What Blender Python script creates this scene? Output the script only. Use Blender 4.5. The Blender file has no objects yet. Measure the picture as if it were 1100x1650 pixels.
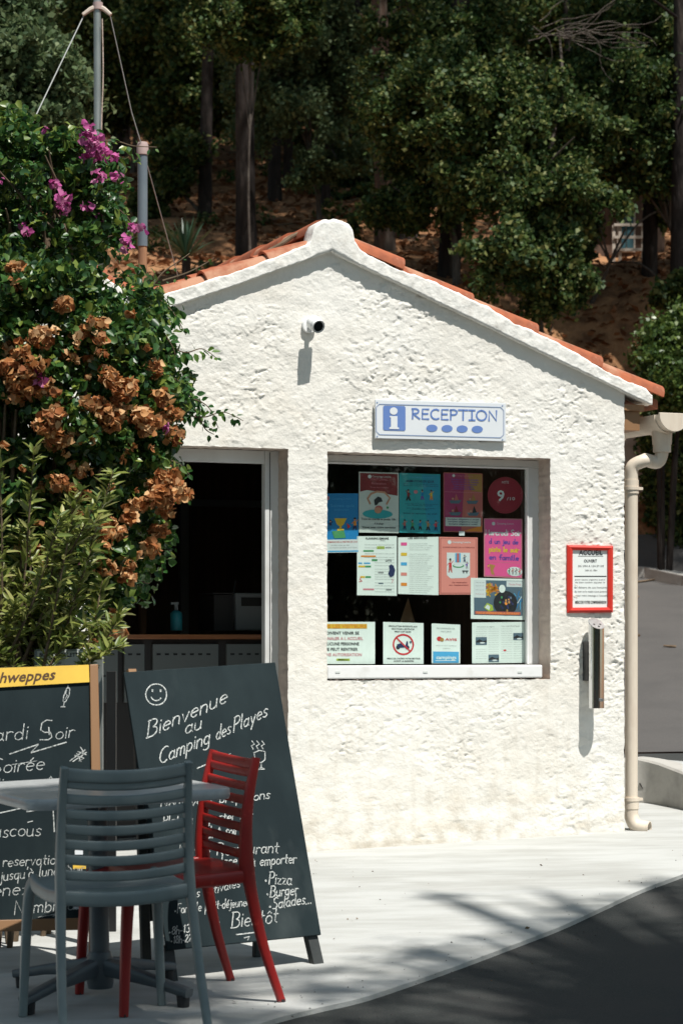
import bpy, math, random
import numpy as np
from mathutils import Vector, Matrix, Quaternion

# ------------------------------------------------------------------ camera, sky, sun, exposure
S = bpy.context.scene
COL = S.collection
R = math.radians
FPX, CX, HZ, EYE = 3900.0, 550.0, 1030.0, 1.2
TH = R(22.0)
Y0 = 11.774
cam_d = bpy.data.cameras.new('camera')
cam_d.sensor_fit = 'VERTICAL'; cam_d.sensor_height = 36.0; cam_d.sensor_width = 24.0
cam_d.lens = FPX / 1650.0 * 36.0
cam_d.shift_y = (HZ - 825.0) / 1650.0
cam_d.clip_end = 600; cam_d.clip_start = 0.1
cam_d.dof.use_dof = True; cam_d.dof.focus_distance = 10.6; cam_d.dof.aperture_fstop = 7.0
cam = bpy.data.objects.new('camera', cam_d); COL.objects.link(cam)
cam.location = (0, 0, EYE); cam.rotation_euler = (R(90), 0, 0)
S.camera = cam

NW = Vector((math.sin(TH), -math.cos(TH), 0)); UW = Vector((math.cos(TH), math.sin(TH), 0))
SUNV = (NW + UW * 0.27 + Vector((0, 0, 2.2))).normalized()
world = bpy.data.worlds.new('World'); S.world = world; world.use_nodes = True
wn = world.node_tree; wn.nodes.clear()
sky = wn.nodes.new('ShaderNodeTexSky'); sky.sky_type = 'NISHITA'; sky.sun_disc = False
sky.sun_elevation = math.asin(SUNV.z); sky.sun_rotation = math.atan2(SUNV.x, SUNV.y)
sky.air_density = 1.2; sky.dust_density = 0.6; sky.ozone_density = 1.5
bg = wn.nodes.new('ShaderNodeBackground'); bg.inputs['Strength'].default_value = 0.07
wo = wn.nodes.new('ShaderNodeOutputWorld')
hs_ = wn.nodes.new('ShaderNodeHueSaturation'); hs_.inputs['Saturation'].default_value = .62
tn_ = wn.nodes.new('ShaderNodeMix'); tn_.data_type = 'RGBA'; tn_.blend_type = 'MULTIPLY'; tn_.inputs['Factor'].default_value = 1; tn_.inputs['B'].default_value = (.90, 1.03, .97, 1)
wn.links.new(sky.outputs[0], hs_.inputs['Color']); wn.links.new(hs_.outputs[0], tn_.inputs['A']); wn.links.new(tn_.outputs['Result'], bg.inputs[0]); wn.links.new(bg.outputs[0], wo.inputs[0])
sd = bpy.data.lights.new('sun', 'SUN'); sd.energy = 5.0; sd.angle = R(0.53); sd.color = (1.0, 0.965, 0.905)
sun = bpy.data.objects.new('sun', sd); COL.objects.link(sun)
sun.rotation_euler = (-SUNV).to_track_quat('-Z', 'Y').to_euler(); sun.location = (5, -4, 14)
vs = S.view_settings
vs.view_transform = 'Standard'; vs.look = 'None'; vs.gamma = 1.0; vs.exposure = 0.36; vs.use_curve_mapping = False
S.cycles.max_bounces = 8; S.cycles.transparent_max_bounces = 8

rnd = random.Random(11)
npr = np.random.default_rng(5)

# ------------------------------------------------------------------ helpers
def ray(x, y):
    return Vector(((x - CX) / FPX, 1.0, (HZ - y) / FPX))
CAMP = Vector((0, 0, EYE))
def at(x, y, Y):
    return CAMP + ray(x, y) * Y
def gz(X, Y):
    return 0.01566 * X + 0.034 * Y - 0.2407
GN = Vector((-0.01566, -0.034, 1)).normalized()
def gp(x, y):
    r = ray(x, y); t = (gz(0, 0) - EYE) / (r.z - 0.01566 * r.x - 0.034)
    return CAMP + r * t

class Frame:
    """a local coordinate system; px() meets the view ray with the local plane y = d"""
    def __init__(s, M):
        s.M = M.copy(); s.I = M.inverted(); s.o = s.I @ CAMP
    def px(s, x, y, d=0.0):
        v = s.I.to_3x3() @ ray(x, y)
        return s.o + v * ((d - s.o.y) / v.y)
WF = Frame(Matrix.Translation((0, Y0, 0)) @ Matrix.Rotation(TH, 4, 'Z'))

def setp(o, label=None, cat=None, group=None, kind=None):
    if label: o['label'] = label
    if cat: o['category'] = cat
    if group: o['group'] = group
    if kind: o['kind'] = kind
    return o
def empty(name, M, label=None, cat=None, group=None, parent=None):
    o = bpy.data.objects.new(name, None); COL.objects.link(o)
    o.empty_display_size = 0.1
    if parent: o.parent = parent; o.matrix_local = M
    else: o.matrix_world = M
    return setp(o, label, cat, group)

class MB:
    def __init__(s): s.v = []; s.f = []; s.m = []
    def add(s, vs, fs, m=0):
        b = len(s.v); s.v += [tuple(v) for v in vs]
        for f in fs: s.f.append(tuple(i + b for i in f)); s.m.append(m)
    def box(s, lo, hi, m=0, M=None):
        x0, y0, z0 = lo; x1, y1, z1 = hi
        vs = [Vector(p) for p in ((x0,y0,z0),(x1,y0,z0),(x1,y1,z0),(x0,y1,z0),(x0,y0,z1),(x1,y0,z1),(x1,y1,z1),(x0,y1,z1))]
        if M: vs = [M @ v for v in vs]
        s.add(vs, [(0,3,2,1),(4,5,6,7),(0,1,5,4),(1,2,6,5),(2,3,7,6),(3,0,4,7)], m)
    def rings(s, rings, m=0, cap=True, close=True):
        n = len(rings[0]); vs = [p for r in rings for p in r]; fs = []
        for i in range(len(rings) - 1):
            for j in range(n if close else n - 1):
                k = (j + 1) % n
                fs.append((i*n+j, i*n+k, (i+1)*n+k, (i+1)*n+j))
        if cap and close:
            fs.append(tuple(range(n - 1, -1, -1))); fs.append(tuple((len(rings)-1)*n + j for j in range(n)))
        s.add(vs, fs, m)
    def tube(s, pts, rad, n=8, m=0, cap=True):
        pts = [Vector(p) for p in pts]; rs = []
        if not hasattr(rad, '__len__'): rad = [rad] * len(pts)
        prev = None
        for i, p in enumerate(pts):
            t = (pts[min(i+1, len(pts)-1)] - pts[max(i-1, 0)]).normalized()
            a = prev if prev is not None else (Vector((1,0,0)) if abs(t.x) < .8 else Vector((0,1,0)))
            a = (a - t * a.dot(t)).normalized(); prev = a; b = t.cross(a)
            rs.append([p + a * (rad[i] * math.cos(2*math.pi*j/n)) + b * (rad[i] * math.sin(2*math.pi*j/n)) for j in range(n)])
        s.rings(rs, m, cap)
    def loft(s, pts, side, ws, hs, n=12, e=.6, m=0):
        pts = [Vector(p) for p in pts]; rs = []; L = len(pts)
        if not hasattr(ws, '__len__'): ws = [ws] * L
        if not hasattr(hs, '__len__'): hs = [hs] * L
        for i, p in enumerate(pts):
            t = (pts[min(i+1, L-1)] - pts[max(i-1, 0)]).normalized()
            a = (Vector(side) - t * Vector(side).dot(t)).normalized(); b = t.cross(a); r = []
            for j in range(n):
                q = 2*math.pi*(j+.5)/n; c, d = math.cos(q), math.sin(q)
                r.append(p + a * (ws[i]/2*math.copysign(abs(c)**e, c)) + b * (hs[i]/2*math.copysign(abs(d)**e, d)))
            rs.append(r)
        s.rings(rs, m)
    def prism(s, poly, y0, y1, m=0):
        """poly: list of (x,z); extruded along y"""
        n = len(poly)
        vs = [(p[0], y0, p[1]) for p in poly] + [(p[0], y1, p[1]) for p in poly]
        s.add(vs, [tuple(range(n)), tuple(range(2*n-1, n-1, -1))] + [((i+1) % n, i, i+n, (i+1) % n + n) for i in range(n)], m)
    def mesh(s, name):
        me = bpy.data.meshes.new(name); me.from_pydata(s.v, [], s.f)
        me.polygons.foreach_set('material_index', s.m); me.validate(); me.update(); return me
    def build(s, name, mats, parent=None, smooth=False, bevel=0, kind=None, label=None, angle=35, M=None):
        me = s.mesh(name)
        if not isinstance(mats, (list, tuple)): mats = [mats]
        for q in mats: me.materials.append(q)
        o = bpy.data.objects.new(name, me); COL.objects.link(o)
        if parent: o.parent = parent
        if M is not None: o.matrix_world = M
        if smooth:
            me.polygons.foreach_set('use_smooth', [True] * len(me.polygons))
            try: me.set_sharp_from_angle(angle=R(angle))
            except Exception: pass
        if bevel:
            b = o.modifiers.new('bevel', 'BEVEL'); b.width = bevel; b.segments = 2; b.limit_method = 'ANGLE'; b.angle_limit = R(40)
        return setp(o, label, None, None, kind)

def smoothpath(pts, k=6):
    pts = [Vector(p) for p in pts]; out = []
    for i in range(len(pts) - 1):
        p0 = pts[max(i-1, 0)]; p1 = pts[i]; p2 = pts[i+1]; p3 = pts[min(i+2, len(pts)-1)]
        for j in range(k):
            t = j / k
            out.append(.5*((2*p1) + (p2-p0)*t + (2*p0-5*p1+4*p2-p3)*t*t + (3*p1-p0-3*p2+p3)*t**3))
    out.append(pts[-1]); return out

def npmesh(name, v, f, mats, parent=None, smooth=False, kind=None, mi=None):
    v = np.asarray(v, np.float32); f = np.asarray(f, np.int32)
    me = bpy.data.meshes.new(name)
    me.vertices.add(len(v)); me.vertices.foreach_set('co', v.ravel())
    k = f.shape[1]
    me.loops.add(f.size); me.loops.foreach_set('vertex_index', f.ravel())
    me.polygons.add(len(f)); me.polygons.foreach_set('loop_start', np.arange(0, f.size, k, dtype=np.int32))
    try: me.polygons.foreach_set('loop_total', np.full(len(f), k, np.int32))
    except Exception: pass
    if mi is not None: me.polygons.foreach_set('material_index', np.asarray(mi, np.int32))
    if smooth: me.polygons.foreach_set('use_smooth', np.ones(len(f), bool))
    me.update(calc_edges=True)
    if not isinstance(mats, (list, tuple)): mats = [mats]
    for q in mats: me.materials.append(q)
    o = bpy.data.objects.new(name, me); COL.objects.link(o)
    if parent: o.parent = parent
    return setp(o, kind=kind)

# numpy gradient noise
_perm = np.random.default_rng(3).permutation(256)
_perm = np.concatenate([_perm, _perm, _perm])
_ga = np.random.default_rng(4).uniform(0, 2*np.pi, 256)
def pnoise(x, y, seed=0):
    x = x + seed * 17.13; y = y + seed * 9.71
    xi = np.floor(x).astype(int); yi = np.floor(y).astype(int); xf = x - xi; yf = y - yi
    u = xf*xf*xf*(xf*(xf*6-15)+10); v = yf*yf*yf*(yf*(yf*6-15)+10)
    def g(ix, iy, dx, dy):
        a = _ga[_perm[_perm[ix & 255] + (iy & 255)] & 255]; return np.cos(a)*dx + np.sin(a)*dy
    n00 = g(xi, yi, xf, yf); n10 = g(xi+1, yi, xf-1, yf); n01 = g(xi, yi+1, xf, yf-1); n11 = g(xi+1, yi+1, xf-1, yf-1)
    a = n00 + u*(n10-n00); b = n01 + u*(n11-n01)
    return (a + v*(b-a)) * 1.5
def fbm(x, y, o=4, seed=0):
    r = 0; a = 1; t = 0
    for i in range(o):
        r = r + a*pnoise(x*2**i, y*2**i, seed+i); t += a; a *= .5
    return r / t
def sstep(a, b, x):
    t = np.clip((x-a)/(b-a), 0, 1); return t*t*(3-2*t)

# ------------------------------------------------------------------ materials
def lin(c):
    return tuple((v/12.92 if v <= .04045 else ((v+.055)/1.055)**2.4) for v in c)
def mat(name, col, rough=.7, col2=None, scale=8, detail=6, lo=.35, hi=.65, bump=0, bscale=40, metal=0, spec=.5, coat=0,
        emit=None, stretch=None, bdist=.01, col3=None, s3=2.0, lo3=.45, hi3=.7, voro=False):
    m = bpy.data.materials.new(name); m.use_nodes = True; nt = m.node_tree; N = nt.nodes; L = nt.links
    b = N['Principled BSDF']; b.inputs['Base Color'].default_value = (*col, 1); b.inputs['Roughness'].default_value = rough
    b.inputs['Metallic'].default_value = metal; b.inputs['Specular IOR Level'].default_value = spec
    b.inputs['Coat Weight'].default_value = coat
    tc = N.new('ShaderNodeTexCoord'); src = tc.outputs['Object']
    if stretch:
        mp = N.new('ShaderNodeMapping'); mp.inputs['Scale'].default_value = stretch
        L.new(src, mp.inputs['Vector']); src = mp.outputs[0]
    def noise(sc, det, a, z):
        n = N.new('ShaderNodeTexNoise'); n.inputs['Scale'].default_value = sc; n.inputs['Detail'].default_value = det
        n.inputs['Roughness'].default_value = .6
        L.new(src, n.inputs['Vector']); r = N.new('ShaderNodeMapRange')
        r.inputs['From Min'].default_value = a; r.inputs['From Max'].default_value = z
        L.new(n.outputs['Fac'], r.inputs['Value']); return n, r
    last = None
    if col2 is not None:
        n, r = noise(scale, detail, lo, hi)
        mx = N.new('ShaderNodeMix'); mx.data_type = 'RGBA'
        mx.inputs['A'].default_value = (*col, 1); mx.inputs['B'].default_value = (*col2, 1)
        L.new(r.outputs[0], mx.inputs['Factor']); last = mx.outputs['Result']
    if col3 is not None:
        n, r = noise(s3, 5, lo3, hi3)
        mx = N.new('ShaderNodeMix'); mx.data_type = 'RGBA'
        if last: L.new(last, mx.inputs['A'])
        else: mx.inputs['A'].default_value = (*col, 1)
        mx.inputs['B'].default_value = (*col3, 1)
        L.new(r.outputs[0], mx.inputs['Factor']); last = mx.outputs['Result']
    if last: L.new(last, b.inputs['Base Color'])
    if bump:
        if voro:
            n = N.new('ShaderNodeTexVoronoi'); n.inputs['Scale'].default_value = bscale; L.new(src, n.inputs['Vector']); h = n.outputs['Distance']
        else:
            n = N.new('ShaderNodeTexNoise'); n.inputs['Scale'].default_value = bscale; n.inputs['Detail'].default_value = 8
            L.new(src, n.inputs['Vector']); h = n.outputs['Fac']
        bp = N.new('ShaderNodeBump'); bp.inputs['Strength'].default_value = bump; bp.inputs['Distance'].default_value = bdist
        L.new(h, bp.inputs['Height']); L.new(bp.outputs[0], b.inputs['Normal'])
    return m
def leafmat(name, cols, rough=.45, trans=.3, spec=.5):
    m = bpy.data.materials.new(name); m.use_nodes = True; nt = m.node_tree; N = nt.nodes; L = nt.links
    b = N['Principled BSDF']; g = N.new('ShaderNodeNewGeometry'); r = N.new('ShaderNodeValToRGB')
    while len(r.color_ramp.elements) < len(cols): r.color_ramp.elements.new(.5)
    for i, c in enumerate(cols):
        r.color_ramp.elements[i].position = i / max(1, len(cols)-1); r.color_ramp.elements[i].color = (*c, 1)
    L.new(g.outputs['Random Per Island'], r.inputs[0]); L.new(r.outputs[0], b.inputs['Base Color'])
    b.inputs['Roughness'].default_value = rough; b.inputs['Specular IOR Level'].default_value = spec
    t = N.new('ShaderNodeBsdfTranslucent'); L.new(r.outputs[0], t.inputs[0])
    mx = N.new('ShaderNodeMixShader'); mx.inputs[0].default_value = trans
    L.new(b.outputs[0], mx.inputs[1]); L.new(t.outputs[0], mx.inputs[2]); L.new(mx.outputs[0], N['Material Output'].inputs[0])
    return m
M = {}
M['stucco'] = mat('stucco', (.78,.75,.685), .92, (.67,.62,.54), 5, 7, .48, .8, bump=.5, bscale=110, bdist=.004, col3=(.80,.78,.73), s3=1.2, lo3=.4, hi3=.6, spec=.2)
nt = M['stucco'].node_tree; N = nt.nodes; L = nt.links; bs = N['Principled BSDF']; prev = bs.inputs['Base Color'].links[0].from_socket
tc = N.new('ShaderNodeTexCoord'); sx = N.new('ShaderNodeSeparateXYZ'); L.new(tc.outputs['Object'], sx.inputs[0])
def dirt(z0, z1, scale, mapsc, lo, hi, amt, col, prev):
    zr = N.new('ShaderNodeMapRange'); zr.inputs['From Min'].default_value = z1; zr.inputs['From Max'].default_value = z0; L.new(sx.outputs['Z'], zr.inputs['Value'])
    mp = N.new('ShaderNodeMapping'); mp.inputs['Scale'].default_value = mapsc; L.new(tc.outputs['Object'], mp.inputs['Vector'])
    nn = N.new('ShaderNodeTexNoise'); nn.inputs['Scale'].default_value = scale; nn.inputs['Detail'].default_value = 9; L.new(mp.outputs[0], nn.inputs['Vector'])
    nr = N.new('ShaderNodeMapRange'); nr.inputs['From Min'].default_value = lo; nr.inputs['From Max'].default_value = hi; L.new(nn.outputs['Fac'], nr.inputs['Value'])
    ml = N.new('ShaderNodeMath'); ml.operation = 'MULTIPLY'; L.new(zr.outputs[0], ml.inputs[0]); L.new(nr.outputs[0], ml.inputs[1])
    m2 = N.new('ShaderNodeMath'); m2.operation = 'MULTIPLY'; m2.inputs[1].default_value = amt; L.new(ml.outputs[0], m2.inputs[0])
    mx = N.new('ShaderNodeMix'); mx.data_type = 'RGBA'; mx.inputs['B'].default_value = (*col, 1); L.new(prev, mx.inputs['A']); L.new(m2.outputs[0], mx.inputs['Factor']); return mx.outputs['Result']
prev = dirt(.12, .75, 9, (1,1,1.5), .42, .68, .75, (.47,.40,.30), prev)      # mud splashed up from the pavement
prev = dirt(.9, 1.6, 22, (1,1,.16), .55, .72, .35, (.50,.45,.37), prev)     # faint rain runs
prev = dirt(-9, -8, 38, (1,1,1.4), .56, .66, .5, (.56,.48,.38), prev)       # old lime patches and specks
L.new(prev, bs.inputs['Base Color'])
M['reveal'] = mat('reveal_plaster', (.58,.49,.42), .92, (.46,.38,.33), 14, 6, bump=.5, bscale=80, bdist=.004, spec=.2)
M['verge'] = mat('verge_plaster', (.80,.785,.74), .9, (.62,.58,.52), 16, 7, .5, .85, bump=.5, bscale=70, bdist=.005, spec=.2)
M['tile'] = mat('terracotta', (.40,.125,.06), .85, (.22,.07,.04), 9, 7, .35, .7, bump=.35, bscale=60, bdist=.003, col3=(.42,.22,.14), s3=5, lo3=.5, hi3=.65, spec=.2)
M['tile_dark'] = mat('old_terracotta', (.26,.09,.05), .85, (.14,.07,.045), 9, 7, bump=.4, bscale=60, bdist=.003, spec=.2)
M['white_alu'] = mat('white_frame', (.70,.71,.70), .35, (.62,.62,.60), 6, bump=.03, bscale=30)
M['sill_white'] = mat('white_sill', (.80,.80,.79), .4, (.68,.67,.64), 12, 5, .55, .8)
M['pvc'] = mat('cream_pvc', (.70,.61,.50), .42, (.60,.50,.40), 7, 6, .45, .8, bump=.05, bscale=30, stretch=(3,3,1))
M['concrete'] = mat('apron_concrete', (.44,.445,.43), .9, (.35,.35,.33), 3.5, 10, .42, .66, bump=.7, bscale=90, bdist=.005, col3=(.30,.30,.28), s3=.9, lo3=.56, hi3=.78, stretch=(.5,1.6,1), spec=.3)
M['asphalt'] = mat('asphalt', (.034,.038,.037), .9, (.07,.070,.064), 160, 3, .5, .72, bump=.7, bscale=140, bdist=.006, col3=(.05,.048,.046), s3=1.5, spec=.25)  # base kept dark, with the yard's tree shade put into the colour
M['road'] = mat('sunlit_asphalt', (.085,.081,.078), .9, (.13,.12,.115), 130, 3, .5, .72, bump=.6, bscale=120, bdist=.006, col3=(.075,.072,.07), s3=1.2, spec=.2)  # paler copy of the yard asphalt: sunshine on the road put into the colour
M['earth'] = mat('needle_floor', (.33,.17,.085), .95, (.14,.07,.038), 5, 9, .4, .62, bump=.8, bscale=18, bdist=.05, col3=(.36,.19,.095), s3=1.2, lo3=.5, hi3=.66, spec=.1)
M['bark_lit'] = mat('lit_reddish_bark', (.13,.075,.052), .95, (.05,.034,.028), 9, 8, bump=1, bscale=12, bdist=.04, stretch=(1.6,1.6,.35), col3=(.20,.15,.12), s3=3, lo3=.5, hi3=.65, spec=.15)  # lighter reddish copy of the pine bark, with sunlight put into its colour
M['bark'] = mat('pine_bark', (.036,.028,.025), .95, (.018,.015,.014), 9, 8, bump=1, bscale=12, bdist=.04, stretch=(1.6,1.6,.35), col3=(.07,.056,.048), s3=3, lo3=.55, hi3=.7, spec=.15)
M['bark_grey'] = mat('oak_bark', (.13,.11,.095), .95, (.055,.045,.038), 12, 8, bump=1, bscale=16, bdist=.03, stretch=(1.6,1.6,.4), spec=.15)
M['twig'] = mat('twig', (.17,.125,.085), .9, (.10,.07,.045), 20, spec=.2)
M['board'] = mat('blackboard', (.008,.016,.019), .75, (.015,.026,.029), 5, 8, .42, .7, bump=.08, bscale=60, bdist=.002, col3=(.040,.052,.054), s3=3.5, lo3=.55, hi3=.8, stretch=(1,1,.5), spec=.18)
M['board_leg'] = mat('blackboard_leg', (.018,.022,.022), .6, (.03,.034,.033), 14)
M['wood'] = mat('frame_wood', (.165,.105,.08), .75, (.10,.065,.052), 9, 7, bump=.25, bscale=50, bdist=.002, stretch=(4,4,.6))
M['post_wood'] = mat('post_wood', (.42,.22,.11), .8, (.26,.13,.07), 12, 6, bump=.3, bscale=40, stretch=(5,5,.5), bdist=.003)
M['yellow'] = mat('yellow_band', (.80,.52,.07), .5, (.70,.44,.06), 6)
M['brown_ink'] = mat('brown_ink', (.08,.035,.012), .6)
M['chalk'] = mat('chalk', (.56,.58,.56), .95, (.10,.12,.12), 160, 4, .46, .66)
M['grey_plastic'] = mat('grey_plastic', (.20,.24,.24), .42, (.155,.19,.195), 6, 8, .4, .7, bump=.15, bscale=350, bdist=.0008, col3=(.20,.22,.22), s3=26, lo3=.62, hi3=.72)
M['red_plastic'] = mat('red_plastic', (.31,.012,.009), .42, (.24,.011,.010), 6, 8, .4, .7, bump=.15, bscale=350, bdist=.0008, col3=(.46,.05,.035), s3=26, lo3=.62, hi3=.72)
M['table'] = mat('table_top', (.42,.43,.43), .32, (.35,.36,.36), 40, 4, bump=.04, bscale=200, bdist=.001)
M['table_metal'] = mat('table_leg', (.085,.105,.12), .4, (.065,.08,.09), 8)
M['rubber'] = mat('rubber', (.02,.02,.022), .7)
M['sign_white'] = mat('sign_white', (.74,.77,.80), .25, (.70,.73,.76), 3)
M['sign_blue'] = mat('sign_blue', (.135,.23,.52), .35)
M['line_blue'] = mat('line_blue', (.22,.30,.48), .4)
M['chrome'] = mat('chrome', (.72,.73,.74), .13, metal=1)
M['steel_dull'] = mat('dull_steel', (.52,.53,.53), .38, (.42,.43,.43), 30, metal=1)
M['black'] = mat('black_metal', (.012,.013,.014), .4)
M['lens'] = mat('lens', (.006,.008,.009), .08)
M['cam_white'] = mat('camera_shell', (.78,.79,.79), .35)
M['galv'] = mat('galvanised', (.36,.39,.38), .45, (.26,.29,.28), 12, 6, metal=.6, stretch=(1,1,.3))
M['sleeve'] = mat('grey_sleeve', (.15,.19,.22), .45, (.12,.155,.185), 8)
M['pinkish'] = mat('faded_cap', (.40,.30,.28), .7)
M['wire'] = mat('steel_wire', (.34,.35,.34), .6)
M['int_wall'] = mat('panelled_wall', (.20,.12,.085), .7, (.14,.085,.06), 6, stretch=(6,6,.4))
M['int_dark'] = mat('dark_panel', (.035,.033,.033), .7)
M['int_floor'] = mat('room_floor', (.10,.09,.08), .6)
M['int_frame'] = mat('room_frame', (.34,.36,.36), .5)
M['counter_top'] = mat('counter_top', (.40,.16,.06), .35, (.30,.11,.045), 8, stretch=(.5,4,4))
M['crate'] = mat('grey_crate', (.17,.19,.19), .6)
M['printer'] = mat('printer_grey', (.22,.24,.25), .5)
M['bottle'] = mat('turquoise_bottle', (.03,.25,.30), .25)
M['kerb'] = mat('kerb_paint', (.40,.385,.355), .9, (.27,.26,.24), 6, 8, .45, .75, bump=.4, bscale=40, bdist=.005)
M['crackm'] = mat('crack', (.03,.027,.025), .9)
M['litter'] = mat('dry_leaf', (.12,.075,.03), .8)
M['paper'] = mat('paper', (.80,.84,.81), .55)
M['paper_dim'] = mat('paper_grey', (.62,.65,.62), .55)
M['red_frame'] = mat('red_frame', (.62,.035,.022), .38)
M['cabin'] = mat('cabin_wood', (.13,.075,.05), .85, (.08,.05,.035), 6, stretch=(3,3,.5))
M['rail'] = mat('pale_rail', (.50,.43,.36), .6)
M['blue_glass'] = mat('cabin_glass', (.05,.11,.13), .15)
M['pale_wall'] = mat('pale_wall', (.55,.45,.38), .9, (.42,.33,.27), 5, 7, bump=.6, bscale=20, bdist=.02)
def ink(name, c, r=.55): M[name] = mat('print_' + name, c, r)
ink('k', (.02,.02,.025)); ink('maroon', (.22,.018,.022)); ink('teal', (.03,.36,.40)); ink('green', (.07,.30,.12)); ink('blue', (.01,.21,.50))
ink('magenta', (.36,.03,.12)); ink('olive', (.42,.22,.06)); ink('coral', (.50,.13,.11)); ink('pink', (.78,.10,.30)); ink('orange', (.75,.25,.03))
ink('gold', (.75,.48,.04)); ink('skyblue', (.08,.38,.68)); ink('violet', (.16,.07,.36)); ink('skin', (.55,.27,.17)); ink('navy', (.02,.03,.10))
ink('grey', (.30,.31,.31)); ink('pale', (.70,.73,.74)); ink('red', (.62,.03,.04)); ink('salmon', (.74,.26,.22)); ink('rose', (.62,.22,.26)); ink('lime', (.38,.48,.06))
ink('teal2', (.02,.24,.33)); ink('darkred', (.30,.012,.03)); ink('slate', (.10,.15,.20)); ink('wood', (.28,.15,.07)); ink('cyan', (.02,.30,.44))
# window glass: clear pane with a thin reflection
g = bpy.data.materials.new('window_glass'); g.use_nodes = True; nt = g.node_tree; nt.nodes.remove(nt.nodes['Principled BSDF'])
t = nt.nodes.new('ShaderNodeBsdfTransparent'); t.inputs[0].default_value = (.88,.94,.915,1)
gl = nt.nodes.new('ShaderNodeBsdfGlossy'); gl.inputs['Roughness'].default_value = .01
lw = nt.nodes.new('ShaderNodeLayerWeight'); lw.inputs[0].default_value = .5
pw = nt.nodes.new('ShaderNodeMath'); pw.operation = 'POWER'; pw.inputs[1].default_value = 4; nt.links.new(lw.outputs['Facing'], pw.inputs[0])
fr = nt.nodes.new('ShaderNodeMath'); fr.operation = 'MULTIPLY_ADD'; fr.inputs[1].default_value = .6; fr.inputs[2].default_value = .06; nt.links.new(pw.outputs[0], fr.inputs[0])
mx = nt.nodes.new('ShaderNodeMixShader'); nt.links.new(fr.outputs[0], mx.inputs[0]); nt.links.new(t.outputs[0], mx.inputs[1]); nt.links.new(gl.outputs[0], mx.inputs[2])
nt.links.new(mx.outputs[0], nt.nodes['Material Output'].inputs[0]); M['glass'] = g
M['leaf_boug'] = leafmat('bougainvillea_leaf', [(.018,.055,.018),(.03,.09,.022),(.05,.125,.028),(.09,.16,.03),(.20,.25,.04)], .38, .28)
M['leaf_yel'] = leafmat('oleander_leaf', [(.08,.13,.03),(.15,.20,.04),(.28,.31,.07),(.18,.21,.06),(.42,.41,.15)], .42, .3)
M['bract_dry'] = leafmat('dry_bract', [(.24,.085,.035),(.48,.19,.065),(.60,.32,.13),(.74,.50,.27),(.34,.12,.04),(.20,.10,.04)], .7, .35, .2)  # dried colours at random; palest and darkest stand in for highlights and shade
M['bract_pink'] = leafmat('pink_bract', [(.40,.05,.24),(.55,.12,.34),(.62,.26,.42)], .6, .35, .2)
M['leaf_oak'] = leafmat('oak_leaf', [(.018,.042,.014),(.032,.068,.018),(.055,.098,.026),(.10,.14,.036),(.19,.19,.06)], .6, .3, .3)
M['leaf_oak2'] = leafmat('grey_oak_leaf', [(.05,.09,.04),(.09,.135,.055),(.16,.20,.09)], .6, .3, .3)
M['needle'] = leafmat('pine_needle', [(.018,.042,.018),(.022,.05,.018),(.034,.066,.022)], .5, .12)
M['leaf_hedge'] = leafmat('hedge_leaf', [(.035,.075,.018),(.07,.12,.025),(.14,.19,.04)], .4, .3)
M['dead_leaf'] = leafmat('dead_leaf', [(.12,.05,.025),(.28,.13,.06),(.40,.22,.12),(.20,.08,.035)], .8, .1, .2)
M['leaf_yucca'] = leafmat('yucca_leaf', [(.02,.055,.03),(.035,.08,.04)], .5, .1)
# ------------------------------------------------------------------ terrain
def H(X, Y):
    X = np.asarray(X, float); Y = np.asarray(Y, float)
    pl = lambda y: 0.01566*X + 0.034*y - 0.2407
    hill = pl(np.minimum(Y, 16.5)) + .45*np.clip(Y-16.5, 0, 8.5) + .3*np.maximum(Y-25, 0)
    hill = hill + sstep(17, 22, Y) * (.35*fbm(X*.16, Y*.16, 3, 5) + .12*fbm(X*.9, Y*.9, 2, 8))
    road = pl(np.minimum(Y, 18)) + .16*np.clip(Y-18, 0, 9) + .3*np.maximum(Y-27, 0)
    w = sstep(.105*Y-1.7, .105*Y+.15, X) * (1 - sstep(.105*Y+4.5, .105*Y+8, X)) 
    w = w * (1 - sstep(26.5, 31, Y))
    return hill*(1-w) + road*w
def grid(name, xs, ys, fz, m, kind='structure', mask=None):
    XX, YY = np.meshgrid(xs, ys, indexing='xy'); Z = fz(XX, YY)
    v = np.stack([XX, YY, Z], -1).reshape(-1, 3); nx = len(xs); ny = len(ys)
    i = np.arange(ny-1)[:, None]*nx + np.arange(nx-1)[None]
    f = np.stack([i, i+1, i+nx+1, i+nx], -1).reshape(-1, 4)
    if mask is not None:
        cx = v[f].mean(1); f = f[mask(cx[:, 0], cx[:, 1])]
    o = npmesh(name, v, f, m, smooth=True, kind=kind); return o
xs = np.concatenate([np.linspace(-60, -8, 40), np.linspace(-7.6, 12, 110), np.linspace(12.6, 60, 36)])
ys = np.concatenate([np.linspace(-40, 12, 40), np.linspace(13, 60, 170), np.linspace(61, 170, 70)])
def HG(X, Y):
    z = H(X, Y); road = (X > .105*Y-.2) & (X < .105*Y+5.0) & (Y < 27.6)
    return z - .10*np.where((Y < 17.4) | road, 1, 0)
grid('hillside_ground', xs, ys, HG, M['earth'])
grid('asphalt_yard', np.linspace(-30, 12, 80), np.concatenate([np.linspace(-30, 10, 12), np.linspace(10.5, 17.3, 30)]), lambda X, Y: H(X, Y), M['asphalt'])
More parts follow.
